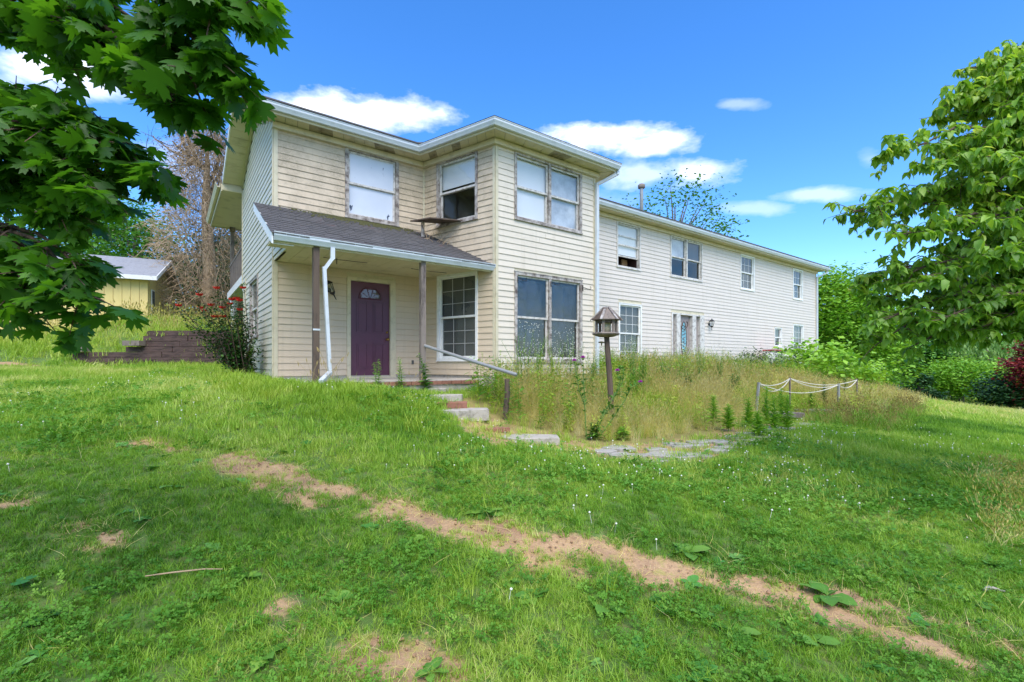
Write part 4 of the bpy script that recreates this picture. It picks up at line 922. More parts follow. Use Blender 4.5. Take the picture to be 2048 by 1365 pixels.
# broad leaves among the grass (small, uncountable)
PV_, PF_ = (lambda ys, ws: (np.array([p for y, w in zip(ys, ws) for p in ((-w, y, .10*w-.4*y*y+.02*math.sin(y*17)), (-w*.5, y, .03*w-.4*y*y-.01), (0, y, -.4*y*y), (w*.5, y, .03*w-.4*y*y-.01), (w, y, .10*w-.4*y*y+.02*math.cos(y*19)))]), np.array([(i*5+k, i*5+k+1, i*5+k+6, i*5+k+5) for i in range(len(ys)-1) for k in range(4)])))([0, .16, .25, .42, .62, .8, .93, 1.0], [.02, .03, .17, .31, .33, .25, .12, .01])
def rosette(n, L_, w, up, seed, narrow=False):
    r = np.random.default_rng(seed); yaw = np.arange(n)*2.4+r.uniform(-.3, .3, n); V, F = leafset(np.zeros((n, 3))+[0, 0, .01], rotmats(yaw, r.uniform(up*.5, up, n), r.normal(0, .25, n)), L_*r.uniform(.6, 1.1, n), PV_, PF_); return V, F
rs = template('broad leaf rosette', *rosette(6, .07, .62, .7, 1), 'plantain')
put('broad_leaf_weeds', rs, sample((lambda x, y: 16*np.clip(fbm(x-7, y, .7, 4)*3-1.1, .08, 1), 16), -9, 9, 1.6, 10, lawn_ok), .5, 1.15, lambda x, y: .3+.5*fbm(x, y, 1, 2))
# straw bits on bare soil
st_ = template('straw', *blade_tuft(7, .05, .06, .0035, 2.2, 9, segs=2), 'golden grass')
put('straw', st_, sample(150, -6, 6, 1.6, 6.5, lambda x, y: (dirt(x, y) > .05) & ~inpoly(x, y, GARDEN)), .4, 1.1, lambda x, y: .6+x*0, .4)
cd_ = template('clod', *ball(.012, 5, 3, (0, 0, .003), .6), 'clod')
put('soil_clods', cd_, sample(260, -6, 6, 1.6, 6.5, lambda x, y: (dirt(x, y) > .35) & ~inpoly(x, y, GARDEN) & (RNG.random(len(x)) < fbm(x, y, 3, 3)*1.6-.3)), .3, 1.3, lambda x, y: x*0, .4)
put('grass', t1, sample(150, -6, 7, 1.6, 6.5, lambda x, y: (dirt(x, y) > .1) & (fbm(x, y, 3, 3) > .5)), .4, .9, lambda x, y: .75+x*0)
put('straw', st_, sample((lambda x, y: 60*np.clip(fbm(x+2, y+17, 1.3, 4)*4-1.9, 0, 1), 60), -8, 9, 1.6, 8, lawn_ok), .5, 1.3, lambda x, y: .45+x*0, .4)
# garden bed: golden grass over green
gg = template('golden tuft', *blade_tuft(46, .46, .15, .0036, .8, 11, segs=4, hv=.5, head=(.08, .0045)), 'golden grass'); gh = template('green tuft', *blade_tuft(30, .38, .14, .0075, .7, 12, segs=4), 'tall grass'); gb = template('golden tuft far', *blade_tuft(44, .52, .38, .008, .7, 13, segs=3, hv=.5, head=(.10, .010)), 'golden grass'); br_ = template('brown tuft', *blade_tuft(30, .5, .16, .007, .6, 14, segs=4, head=(.07, .012)), 'brown grass')
in_g = lambda x, y: inpoly(x, y, GARDEN) & ~inpoly(x, y, HOUSE) & ~inpoly(x, y, PATHZ)
edge = [gp(*q) for q in [(905, 800), (1010, 845), (1130, 866), (1210, 884), (1330, 880), (1430, 860), (1520, 840), (1590, 832), (1700, 825)]]
def dedge(x, y):
    d = np.full(np.shape(x), 9.)
    for (ax, ay), (bx, by) in zip(edge, edge[1:]):
        L2 = (bx-ax)**2+(by-ay)**2; t = np.clip(((x-ax)*(bx-ax)+(y-ay)*(by-ay))/L2, 0, 1); d = np.minimum(d, np.hypot(x-ax-t*(bx-ax), y-ay-t*(by-ay)))
    return d
patch = lambda x, y: fbm(x+31, y-12, .65, 3)
def gsc(name, tm, dens, x0, x1, y0, y1, keep, s0, s1, tint, tilt=.16):
    x, y = sample(dens, x0, x1, y0, y1, keep); n = len(x); h = np.clip(.45+dedge(x, y)*.6, .4, 1)*np.clip(1.15-np.clip(x-5, 0, 9)*.07, .6, 1)
    gn_scatter(name, np.stack([x, y, G(x, y)], -1), RNG.uniform(0, 6.28, n), RNG.normal(0, tilt, n), RNG.uniform(s0, s1, n)*h, np.clip(tint(x, y)+RNG.normal(0, .18, n), 0, 1), tm)
gsc('golden_grass', gg, 36, -1.5, 14, 6.5, 15.5, lambda x, y: in_g(x, y) & (RNG.random(len(x)) < np.clip((patch(x, y)-.42)*8+.15*(x > 1), .05, 1)) & (x > -.2+0*y), .45, 1.3, lambda x, y: .3+.6*patch(x, y)+.1*np.clip((x-2)/4, 0, 1))
gsc('green_garden_grass', gh, 34, -2.5, 14, 6.5, 15.5, lambda x, y: in_g(x, y) & (RNG.random(len(x)) < np.clip(1.5-(patch(x, y)-.30)*5, .3, 1)), .5, 1.35, lambda x, y: .3+.4*fbm(x, y, 1.3, 3))
gsc('golden_grass', gb, 12, 3, 26, 13, 30, lambda x, y: in_g(x, y), .55, 1.1, lambda x, y: .5+.4*patch(x, y))
DRK = [gp(*q) for q in [(1640, 822), (1700, 815), (1800, 800), (1850, 830), (1800, 870), (1700, 860), (1610, 850)]]
put('brown_grass', br_, sample(10, 2, 14, 6, 15, lambda x, y: inpoly(x, y, DRK)), .25, .8, lambda x, y: .3+.5*fbm(x, y, 1, 2), .25)
put('long_grass', t5, sample(40, 2, 14, 6, 15, lambda x, y: inpoly(x, y, DRK)), .8, 1.6, lambda x, y: x*0+.15, .25)
put('dry_edge_grass', template('dry tuft', *blade_tuft(20, .16, .09, .004, .8, 15, segs=3, head=(.05, .006)), 'golden grass'), sample(60, 3, 9, 3.5, 7.5, lambda x, y: inpoly(x, y, DRYEDGE) & (RNG.random(len(x)) < fbm(x, y, 1.4, 3)*1.5-.3)), .6, 1.2, lambda x, y: .3+.4*fbm(x, y, 2, 2), .3)
# bank on the left below the shed
put('bank_grass', template('bank tuft', *blade_tuft(28, .32, .22, .012, .6, 16, segs=3), 'tall grass'), sample(16, -24, -6.5, 13.2, 20, lambda x, y: ~inpoly(x, y, HOUSE)), .5, 1.1, lambda x, y: .3+.6*fbm(x, y, .6, 3))
put('bank_grass', template('bank stalks', *blade_tuft(12, .7, .25, .008, .35, 17, segs=3, head=(.13, .014)), 'golden grass'), sample(7, -20, -8.5, 14.6, 16.9, None), .6, 1.1, lambda x, y: .3+.4*fbm(x, y, 1, 3))
put('field_grass', template('mown tuft', *blade_tuft(24, .16, .4, .02, 1.2, 18, segs=2), 'golden grass'), sample((lambda x, y: 8*np.clip(fbm(x, y, .25, 3)*3-1.1, 0, 1), 8), 12, 45, 15, 42, None), .6, 1.1, lambda x, y: .2+.5*fbm(x, y, .4, 3), .3)

# ------------------------------------------------------------------ single plants
WT = []
def leafy(name, base, h, n, L_, w, mat='weed leaf', lean=(0, 0), up=.7, seed=0, top=.35, tint=.5, stems=1, smat='stem green', flowers=None, start=.1, **k):
    r = np.random.default_rng(seed+91); x, y = base; o = empty(name, (x, y, g1(x, y)-.02), **k)
    P = []; Y = []; S = []; sb = MB()
    for s in range(stems):
        lx, ly = lean[0]+r.normal(0, .12)*(stems > 1), lean[1]+r.normal(0, .12)*(stems > 1); hh = h*r.uniform(.75, 1.0) if stems > 1 else h; ox_, oy_ = (r.normal(0, .04), r.normal(0, .04)) if stems > 1 else (0, 0)
        f = lambda t: np.array([ox_+lx*hh*t*t, oy_+ly*hh*t*t, hh*t]); sb.tube([tuple(f(t)) for t in (0, .3, .6, 1)], [.008, .007, .005, .002], 5)
        for i in range(n):
            t = start+(1-start)*(i+.5)/n; P.append(f(t)); Y.append(i*2.4+r.uniform(-.4, .4)); S.append(L_*(1-(1-top)*t**1.5)*r.uniform(.8, 1.15))
    sb.build('stem', smat, o); n_ = len(P); tv, tf = tmpl_oval(w, .15, .4)
    V, F = leafset(P, rotmats(np.array(Y), r.uniform(up-.35, up+.25, n_), r.normal(0, .2, n_)), S, tv, tf)
    lf = np_mesh('foliage', V, F, mat, np.repeat(np.clip(r.normal(tint, .18, n_), 0, 1), len(tv)), o); lf['kind'] = 'stuff'
    if flowers:
        fm, fs, cnt = flowers; fV = []; fF = []; b = 0
        for i in range(cnt):
            a = r.uniform(0, 6.28); rr = r.uniform(0, .16); c = (lean[0]*h+rr*1.5*math.cos(a), lean[1]*h+rr*1.5*math.sin(a), h*(1.06-.5*r.random()**1.6)); v, f_ = ball(fs, 5, 2, c, .5); fV.append(v); fF.append(f_+b); b += len(v)
        q = np_mesh('flower', np.concatenate(fV), np.concatenate(fF), fm, parent=o); q['kind'] = 'stuff'
    return o
def H_at(px, py, pytop):  # ground point below a photo pixel and the height reaching another pixel row
    x, y = gp(px, py); return (x, y), max(.1, ZC+(CY-pytop)/F0*y-g1(x, y))
HW = [(1427, 858, 790, 'bright horseweed at the garden edge above the widest flagstone'), (1457, 862, 808, 'short bright horseweed beside the flagstone path bend'), (1497, 858, 795, 'horseweed left of the bright green clump by the rope fence'), (1516, 875, 822, 'low horseweed growing out of the path stones'), (1533, 858, 772, 'tall pale horseweed just behind the first rope post'),
      (1548, 868, 790, 'bright horseweed in the middle of the clump by the path'), (1562, 862, 775, 'tallest bright green horseweed of the clump by the path'), (1575, 866, 788, 'right hand horseweed of the bright clump by the path'), (1622, 822, 783, 'slim horseweed standing alone inside the rope fence'), (1648, 815, 764, 'dark green conical plant in front of the sagging rope'), (1690, 802, 750, 'dark pointed plant at the right end of the rope fence')]
for i, (px, py, pt, lb) in enumerate(HW):
    b, h = H_at(px, py, pt); leafy('horseweed', b, h, 130, .19 if i < 8 else .16, .22, 'bright leaf' if i < 9 else 'weed leaf', up=.75, seed=i, tint=.85 if i < 8 else .3, label=lb, cat='weed', group='horseweeds by the stone path')
WD = [(862, 765, 706, .14, .5, 'leafy weed at the foot of the right porch post', .25), (790, 768, 706, .09, .4, 'bushy bright weed growing before the purple door', .6), (733, 765, 715, .09, .35, 'thin weed in front of the purple door bottom', .5), (985, 775, 690, .16, .34, 'dark long leaved weed at the corner of the bay', .15), (1000, 800, 738, .12, .4, 'leafy weed right of the bay corner behind the rail end', .45), (1085, 790, 708, .07, .4, 'narrow weed below the double window', .6),
      (1380, 800, 742, .18, .6, 'broad leaved plant before the far entrance', .2), (1460, 800, 745, .18, .6, 'broad leaved plant left of the timber bed', .3), (1300, 790, 745, .13, .5, 'leafy weed below the tall wing window', .5), (1185, 880, 842, .12, .4, 'low leafy weed at the foot of the thistle', .3), (1240, 880, 850, .12, .4, 'low green weed above the first flagstones', .5)]
for i, (px, py, pt, L_, w, lb, ti) in enumerate(WD):
    b, h = H_at(px, py, pt)
    if py < 780 and px < 900: lx = 2.3 if px > 850 else (1.75 if px > 760 else 1.3); b = h2w(lx, -2.2); h = ZC+(CY-pt)/F0*b[1]-g1(*b)
    leafy('leafy_weed', b, h, 40, L_*1.15, w, 'bright leaf' if ti > .42 else 'weed leaf', up=.55, seed=50+i, tint=ti+.15, label=lb, cat='weed', group='leafy weeds round the house', stems=2, top=.45)
FB = [(1048, 800, 650, 'white flowering weed in front of the left sash of the double window'), (1075, 800, 655, 'white flowering weed at the middle of the double window'), (1110, 800, 668, 'white flowering weed before the right sash of the double window'), (1145, 800, 662, 'tallest white flowering weed under the double window'), (1185, 795, 690, 'flowering weed between the double window and the downspout'), (1262, 790, 668, 'white flowering clump covering the tall wing window'), (1285, 790, 690, 'flowering weed right of the tall wing window'),
      (1330, 785, 700, 'flowering weed left of the far entrance'), (1365, 785, 690, 'pale flowering weed in front of the far entrance door'), (1402, 785, 688, 'flowering weed right of the far entrance'), (1440, 785, 690, 'flowering weed under the far wall lamp'), (1475, 790, 700, 'reddish seeded weed left of the timber bed')]
for i, (px, py, pt, lb) in enumerate(FB):
    b, h = H_at(px, py, pt); leafy('flowering_weed', b, h, 26, .10, .26, up=.9, seed=90+i, tint=.7, stems=9, label=lb, cat='weed', group='white flowering weeds along the wall', flowers=('white flower', .012, 42), smat='stem green')
# seed stalks beside the downspout
for i, (px, pt) in enumerate(((662, 685), (672, 700), (640, 735), (615, 700), (790, 735))):
    b = h2w(.35+(px-640)*.006 if px < 700 else 1.95, -2.25); h = ZC+(CY-pt)/F0*b[1]-g1(*b); o = empty('seed_stalk', (b[0], b[1], g1(*b)), label=['dark seed stalk tallest beside the white downspout', 'seed stalk right of the white downspout', 'short seed stalk left of the porch post', 'leaning seed stalk left of the brown post', 'seed stalk near the door sill'][i], cat='weed', group='dry seed stalks by the porch')
    m2 = MB()
    for k in range(4):
        dx, dy = random.uniform(-.25, .25), random.uniform(-.1, .1); hh = h*random.uniform(.6, 1); m2.tube([(0, 0, 0), (dx*.4, dy*.4, hh*.6), (dx, dy, hh)], [.003, .002, .002], 3); m2.tube([(dx, dy, hh-.06), (dx*1.05, dy, hh-.02), (dx*1.1, dy, hh+.02)], [.003, .008, .003], 4)
    m2.build('stalk', 'stem dry', o)
# thistle
tx, ty = gp(1195, 880); tz = g1(tx, ty); th_ = empty('thistle', (tx, ty, tz), label='tall thistle with purple flower heads in front of the golden grass', cat='plant')
def tp(px, py, dy=0): v = at(px, py, ty+dy); return (v.x-tx, v.y-ty, v.z-tz)
for k, path in enumerate([[(1173, 880), (1170, 820), (1168, 770), (1166, 724)], [(1188, 875), (1212, 820), (1232, 785), (1240, 762), (1235, 748)], [(1200, 872), (1225, 838), (1250, 800), (1262, 775), (1281, 768)], [(1170, 812), (1158, 780), (1150, 728)], [(1180, 870), (1205, 830), (1228, 815)], [(1225, 800), (1245, 765), (1247, 742), (1236, 736)]]):
    m2 = MB(); P = [tp(*q, dy=.02*k) for q in path]; m2.tube(P, np.linspace(.011, .005, len(P)), 5); m2.build('stem', 'stem green', th_)
    r = np.random.default_rng(k); PP = []; 
    for i in range(26):
        t = r.random()*(len(P)-1); a = int(t); PP.append(np.array(P[a])*(1-t+a)+np.array(P[a+1])*(t-a))
    V, F = leafset(PP, rotmats(r.uniform(0, 6.28, 26), r.uniform(.3, 1, 26), r.normal(0, .3, 26)), r.uniform(.04, .13, 26), tmpl_oval(.35, .3, .3)[0], OF); q = np_mesh('foliage', V, F, 'weed leaf', np.repeat(r.uniform(.1, .5, 26), len(OV)), th_); q['kind'] = 'stuff'
for (px, py) in ((1166, 717), (1149, 723), (1235, 743), (1281, 766)):
    c = tp(px, py); m2 = MB()
    for i in range(46):
        a = i*2.4; e = (i/46)*1.25; d = Vector((math.sin(e)*math.cos(a), math.sin(e)*math.sin(a), math.cos(e))); m2.tube([Vector(c), Vector(c)+d*.042], [.006, .003], 3)
    m2.build('flower_head', 'purple flower', th_); m2 = MB(); m2.lathe([(0, -.035), (.018, -.02), (.024, -.005), (.018, .005)], c, 8); m2.build('flower_base', 'stem green', th_)
# plantain rosettes one can pick out in the lawn
RP = [(975, 1030, 'broad leaved plantain clump at the upper edge of the dirt track', .17), (1375, 1110, 'plantain rosette above the dirt track, right of centre', .15), (1655, 1195, 'pale plantain rosette in the middle of the dirt track', .16), (530, 1320, 'plantain rosette at the bottom near the bare patch', .12), (495, 1160, 'light leaf pair in the left lawn', .09), (285, 1175, 'bluish broad leaves left of the lawn middle', .08), (200, 1180, 'dark lobed ground leaves at the left', .09), (90, 1240, 'dark rounded leaves in the lower left corner', .11), (1020, 1170, 'bright small rosette below the track', .09), (1065, 1205, 'yellow green rosette right of the bright small one', .1), (1215, 1225, 'loose rosette in the lower middle lawn', .12), (1470, 1270, 'leafy rosette in the lower right lawn', .13), (860, 1355, 'young plant on the bare soil at the bottom', .09), (670, 1205, 'small rosette over the lower bare patch', .09), (1085, 940, 'upright leafy clump in the clover before the path', .16), (1630, 1290, 'pale rosette near the lower right edge', .11), (1950, 1215, 'greyish leaves at the far right by the track', .1), (820, 1085, 'loose leaves below the middle of the track', .1)]
for i, (px, py, lb, L_) in enumerate(RP):
    x, y = gp(px, py); o = empty('plantain', (x, y, g1(x, y)), random.random()*6, label=lb, cat='weed', group='broad leaved rosettes in the lawn')
    n = 9 if L_ > .12 else 6; r = np.random.default_rng(i)
    for j in range(n):
        if j < 2: tv_, tf_ = tmpl_oval(.62, .2, .3); V, F = leafset([(0, 0, .01)], rotmats(np.array([0.]), np.array([0.]), np.array([0.])), [1.], tv_, tf_)
        V2, F2 = leafset([(0, 0, .01)], rotmats(np.array([j*2.4+r.uniform(-.3, .3)]), np.array([r.uniform(.15, .7)]), r.normal(0, .25, 1)), [L_*r.uniform(.65, 1.1)], PV_, PF_)
        np_mesh('leaf', V2, F2, 'weed leaf', np.full(len(V2), min(1, max(0, .62+r.normal(0, .15)-(.5 if px < 220 else 0)))), o)
# ------------------------------------------------------------------ garden stones, steps, rail
def slab(name, pts, th, mat, parent=None, rough=.012):
    r = random; top = [(x, y, z+r.uniform(-.004, .004)) for x, y, z in pts]; n = len(top); mb = MB(); cx_ = sum(p[0] for p in pts)/n; cy_ = sum(p[1] for p in pts)/n
    inn = [(cx_+(x-cx_)*.95, cy_+(y-cy_)*.95, z+.006) for x, y, z in top]; b = 0; mb.V = top+inn+[(x, y, z-th) for x, y, z in top]
    for i in range(n):
        j = (i+1) % n; mb.F += [(i, j, n+j, n+i), (2*n+i, 2*n+j, j, i)]; mb.M += [0, 0]
    mb.F.append(tuple(range(n, 2*n))); mb.M.append(0); return mb.build(name, mat, parent)
gpath = empty('garden_path', kind='structure')
def stone(px, py, w, d, rot, sides=6, mat='flagstone', lift=.02, th=.07, name='flagstone', par=None, sq=False):
    x, y = gp(px, py); z = g1(x, y)+lift; P = []
    for k in range(sides):
        a = 2*math.pi*(k+.5)/sides+random.uniform(-.12, .12); rr = random.uniform(.88, 1.08)
        c, s = math.cos(a)*rr*w/2*1.25, math.sin(a)*rr*d/2*1.25; P.append((x+c*math.cos(rot)-s*math.sin(rot), y+c*math.sin(rot)+s*math.cos(rot), z))
    return slab(name, P, th, mat, gpath if par is None else par)
for (px, py, w, d, rot) in [(1240, 898, .42, .3, .1), (1262, 913, .45, .2, .1), (1355, 912, .85, .42, .0), (1240, 912, .3, .2, .4), (1305, 925, .4, .2, .2), (1378, 893, .5, .2, .1), (1400, 886, .42, .2, .3), (1440, 885, .35, .28, .2), (1452, 897, .4, .2, .2), (1430, 903, .3, .2, 0), (1470, 876, .4, .25, .4), (1500, 882, .5, .25, .3), (1530, 876, .5, .3, .2), (1520, 862, .5, .3, .5), (1555, 858, .5, .35, .2), (1500, 870, .4, .2, .1), (1600, 850, .6, .4, .4), (1540, 868, .45, .25, .1), (1310, 900, .3, .18, .3), (1350, 890, .35, .16, .0), (1210, 905, .3, .25, .2), (1480, 890, .35, .2, .2)]:
    stone(px, py, w, d, rot, sides=random.choice((4, 5, 6)), lift=.018)
steps = empty('garden_steps', (0, 0, 0), label='overgrown stone steps going down from the porch to the path', cat='steps')
for (px, py, w, d, rot, mat, lift, th) in [(1050, 880, 1.05, .42, -.05, 'concrete', .05, .1), (985, 862, .55, .12, .3, 'brick red', .03, .06), (932, 832, .80, .42, .25, 'concrete', .10, .17), (905, 818, .5, .2, .2, 'brick red', .10, .1), (893, 797, .55, .35, .2, 'concrete', .06, .13), (865, 786, .5, .3, .2, 'concrete', .08, .1)]:
    stone(px, py, w, d, rot, 5, mat, lift, th, 'step', steps)
stone(1568, 838, .75, .5, .3, 4, 'weathered wood', .14, .1, 'step_slab'); stone(1628, 826, .9, .4, .2, 4, 'weathered wood', .08, .08, 'step_slab')
# handrail of pipe with a post
a = h2w(2.40, -1.98); A3 = Vector((a[0]-.10, a[1]+.05, ZC+.36)); ang_b = at(1033, 750, 7.9); hr = empty('handrail', (ang_b.x-.1, 7.9, g1(ang_b.x-.1, 7.9)), label='grey pipe handrail sloping down to a rough wooden post', cat='handrail'); H0 = hr.location
m2 = MB(); m2.tube([A3-H0, (A3*.5+ang_b*.5)-H0+Vector((0, 0, -.004)), ang_b-H0], .033, 12, cap=False); m2.tube([A3-H0, ang_b-H0], .027, 12); m2.build('pipe', 'galvanised pipe', hr, smooth=True)
m2 = MB(); p = at(1014, 756, 7.93)-H0; m2.tube([(p.x-.03, p.y, -.1), (p.x-.02, p.y, .2), (p.x+.005, p.y, .45), (p.x, p.y, p.z-.02)], [.055, .05, .047, .045], 7); m2.build('post', 'brown wood', hr)
# bird feeder
bx = at(1213, 750, 8.15); bz = g1(bx.x, 8.15); bf = empty('bird_feeder', (bx.x, 8.15, bz), label='weathered six sided wooden bird feeder on a leaning post', cat='bird feeder'); zt = (ZC+(CY-668)/F0*8.15-bz)/1.04; bf.scale = (1.04,)*3
m2 = MB(); m2.tube([(.10, 0, -.1), (.06, 0, zt*.45), (0, 0, zt-.02)], [.05, .048, .045], 8); m2.build('post', 'brown wood', bf)
hx_ = lambda r, z, k, o=0: (r*math.cos(R(60*k+o)), r*math.sin(R(60*k+o)), z)
m2 = MB(); m2.lathe([(.12, zt-.055), (.22, zt-.02), (.235, zt), (.22, zt+.02), (.16, zt+.022)], (-.01, 0, 0), 6); m2.build('tray', 'weathered wood', bf)
for k in range(6):
    m2 = MB(); m2.bar(hx_(.165, zt+.01, k), hx_(.165, zt+.26, k), .04, .04); m2.build('corner_post', 'weathered wood', bf)
    m2 = MB(); a, b = Vector(hx_(.17, zt+.235, k)), Vector(hx_(.17, zt+.235, k+1)); m2.bar(a, b, .02, .11); m2.build('side_board', 'brown wood', bf)
    m2 = MB(); t0, t1 = hx_(.245, zt+.225, k), hx_(.245, zt+.225, k+1); u0, u1 = hx_(.055, zt+.42, k), hx_(.055, zt+.42, k+1); up_ = Vector((0, 0, .014)); m2.hexa([t0, t1, u1, u0]+[tuple(Vector(q)+up_) for q in (t0, t1, u1, u0)]); m2.build('roof_panel', 'brown wood' if k % 2 else 'weathered wood', bf)
    m2 = MB(); m2.bar(Vector(hx_(.27, zt+.225, k)), Vector(hx_(.05, zt+.445, k)), .04, .018); m2.build('roof_batten', 'window frame worn', bf)
m2 = MB(); m2.lathe([(.07, zt+.02), (.07, zt+.24)], (0, 0, 0), 12); m2.build('seed_tube', 'trim cream', bf, smooth=True)
m2 = MB(); m2.lathe([(0, zt-.16), (.05, zt-.155), (.055, zt-.14), (.02, zt-.13)], (-.09, -.03, 0), 10); m2.tube([(-.09, -.03, zt-.2), (-.085, -.03, zt-.15)], .01, 5); m2.build('side_perch', 'moss', bf)
# rope fence
FP = [(1511, 822, 765, .16), (1580, 822, 755, 0), (1677, 818, 768, 0), (1714, 808, 758, 0)]; rf = None; tops = []
for i, (px, py, pt, ln) in enumerate(FP):
    x, y = gp(px, py+6 if i == 0 else py); z = g1(x, y); tp_ = ZC+(CY-pt)/F0*y
    if rf is None: rf = empty('rope_fence', (x, y, z), label='low fence of metal stakes joined by sagging white rope', cat='fence'); O = rf.location.copy()
    m2 = MB(); b = Vector((x, y, z-.1))-O; t = Vector((x+ln*.5, y, tp_))-O; m2.tube([b, t], .035 if i in (0, 2) else .022, 7); m2.build('post', 'galvanised pipe' if i in (0, 2) else 'weathered wood', rf); tops.append(t-Vector((0, 0, .03)))
for i, j, sg in ((0, 2, .22), (0, 1, .1), (1, 2, .14), (2, 3, .15), (1, 3, .16), (0, 1, .25)):
    a, b = tops[i], tops[j]; P = [a.lerp(b, t)-Vector((0, 0, sg*4*t*(1-t))) for t in np.linspace(0, 1, 12)]; m2 = MB(); m2.tube(P, .011, 4); m2.build('rope', 'rope', rf)
# timber raised bed
bd = empty('raised_bed', (*h2w(18.2, -2.0), g1(*h2w(18.2, -2.0))), TH, label='weathered timber raised bed below the wing wall', cat='raised bed')
zb = ZC+(CY-742)/F0*(h2w(18.2, -2)[1])-bd.location.z
for k, (z0, z1) in enumerate(((zb-.13, zb), (zb-.30, zb-.15), (zb-.48, zb-.33))):
    m2 = MB(); m2.box(-3.4+k*.1, 1.1, -.08-(k == 0)*.05, .06, z0, z1); m2.build('timber', 'weathered wood', bd); m2 = MB(); m2.box(1.12, 3.2, -.07, .06, z0-.01, z1-.01); m2.build('timber', 'weathered wood', bd)
m2 = MB(); m2.box(-3.3, 3.1, .07, 1.6, zb-.6, zb-.1); m2.build('bed_soil', 'brown wood', bd)
for i, (px, lb) in enumerate(((1546, 'white rounded container with red lid, the left one by the small window'), (1573, 'white rounded container with red lid, the right one by the small window'))):
    v = at(px, 735, 20.6 if i == 0 else 21.2); gz = g1(v.x, v.y); o = empty('lidded_container', (v.x, v.y, gz), TH, label=lb, cat='container', group='white containers with red lids')
    ht = ZC+(CY-700)/F0*v.y-gz; m2 = MB(); m2.lathe([(.30, .0), (.36, ht*.3), (.38, ht*.55), (.36, ht*.75), (.28, ht*.88), (.26, ht*.9)], (0, 0, 0), 20); m2.build('body', 'white plastic', o, smooth=True)
    m2 = MB(); m2.box(-.27, .27, -.22, .22, ht*.88, ht*.95); m2.build('collar', 'white plastic', o); m2 = MB(); m2.box(-.18, .18, -.23, -.21, ht*.90, ht*.935); m2.build('slot', 'black iron', o)
    m2 = MB(); m2.box(-.33, .33, -.30, .30, ht*.955, ht); m2.build('lid', 'red plastic', o)
# ------------------------------------------------------------------ trees
def crown_mesh(C, spread, nper, size, tv, tf, mat, parent, seed, tint=.5, name='crown', droop=0., flat=.6):
    r = np.random.default_rng(seed); C = np.asarray(C); m = len(C); P = np.repeat(C, nper, 0)+r.normal(0, 1, (m*nper, 3))*np.array([spread, spread, spread*flat]); n = len(P)
    ct = np.repeat(np.clip(r.normal(tint, .18, m), 0, 1), nper)
    V, F = leafset(P, rotmats(r.uniform(0, 6.28, n), r.uniform(-.7-droop, .5-droop, n), r.uniform(-.8, .8, n)), size*r.uniform(.6, 1.3, n), tv, tf)
    o = np_mesh(name, V, F, mat, np.repeat(np.clip(ct+r.normal(0, .1, n), 0, 1), len(tv)), parent); o['kind'] = 'stuff'; return o
def tree(name, x, y, h, rad, label, mat='tree leaf', bark='bark grey', nc=150, nper=40, size=.3, seed=0, base=.15, shape=1., cat='tree', group=None, tint=.5, sink=.2, tr=.18):
    r = np.random.default_rng(seed+5); z = g1(x, y); o = empty(name, (x, y, z), label=label, cat=cat, group=group); hb = h*base
    t = MB(); t.tube([(0, 0, -.3), (r.normal(0, .05), 0, h*.3), (r.normal(0, .15), r.normal(0, .15), h*.85)], [tr, tr*.75, tr*.15], 8); t.build('trunk', bark, o)
    C = []
    while len(C) < nc:
        v = r.normal(0, 1, 3); v /= np.linalg.norm(v); q = r.uniform(.45, 1)**.6; c = np.array([v[0]*rad*q, v[1]*rad*q, hb+(h-hb)*(.5+.5*v[2]*q)])
        tt = (c[2]-hb)/(h-hb); lim = rad*(1-shape*.0-(tt if shape > 1.5 else 0)*.85)
        if math.hypot(c[0], c[1]) > lim: continue
        c[:2] *= 1+.25*(vnoise(c[0]*3+seed*7, c[2]*3, .35)-.5)*2; C.append(c)
    b = MB()
    nper = int(nper*1.7) if size > .28 else nper; size = size*.68 if size > .28 and nc > 90 else size
    for c in C[::max(1, nc//14)]: b.tube([(0, 0, max(.3, c[2]*.55)), tuple(c*np.array([.5, .5, .85])), tuple(c)], [tr*.35, tr*.2, tr*.05], 5)
    b.build('branch', bark, o); crown_mesh(C, rad*.17+.12, nper, size, DV, DF, mat, o, seed, tint); return o
T = tree
T('broadleaf_tree', 21.6, 30.5, 8.6, 3.0, 'large bright green tree touching the right end of the house', nc=260, nper=70, size=.34, seed=1, base=.02, tint=.7, mat='bright leaf')
T('broadleaf_tree', 24.9, 33, 7.8, 2.3, 'dense green tree behind the first one right of the house', nc=240, nper=60, size=.34, seed=2, base=.02, tint=.55)
T('broadleaf_tree', 32.5, 44, 8.6, 3.4, 'mid green tree beyond the dogwood branch tips', nc=200, nper=50, size=.36, seed=3, base=.02, tint=.4)
T('broadleaf_tree', 20.6, 28.0, 2.2, 1.6, 'rounded shrub at the end of the house corner', nc=90, nper=50, size=.2, seed=4, base=0, cat='shrub')
T('shrub', *h2w(20.6, -1.8)[:2], 1.5, 1.5, 'lime green broad leaved shrub over the timber bed', mat='bright leaf', nc=80, nper=26, size=.24, seed=5, base=0, cat='shrub', tint=.85, tr=.03)
T('shrub', *h2w(23.3, -2.4)[:2], 1.0, 1.2, 'lime green shrub spilling down beyond the timber bed', mat='bright leaf', nc=60, nper=26, size=.2, seed=6, base=0, cat='shrub', tint=.9, tr=.03)
T('shrub', *h2w(17.2, -1.2)[:2], 1.0, .9, 'dark leafy shrub with small white flowers in the timber bed', mat='rose leaf', nc=50, nper=40, size=.1, seed=7, base=0, cat='shrub', tr=.03)
T('conifer', 29.6, 33.6, 2.0, .8, 'blue green conifer in front of the white house', mat='conifer leaf', nc=120, nper=50, size=.25, seed=8, base=.02, shape=2)
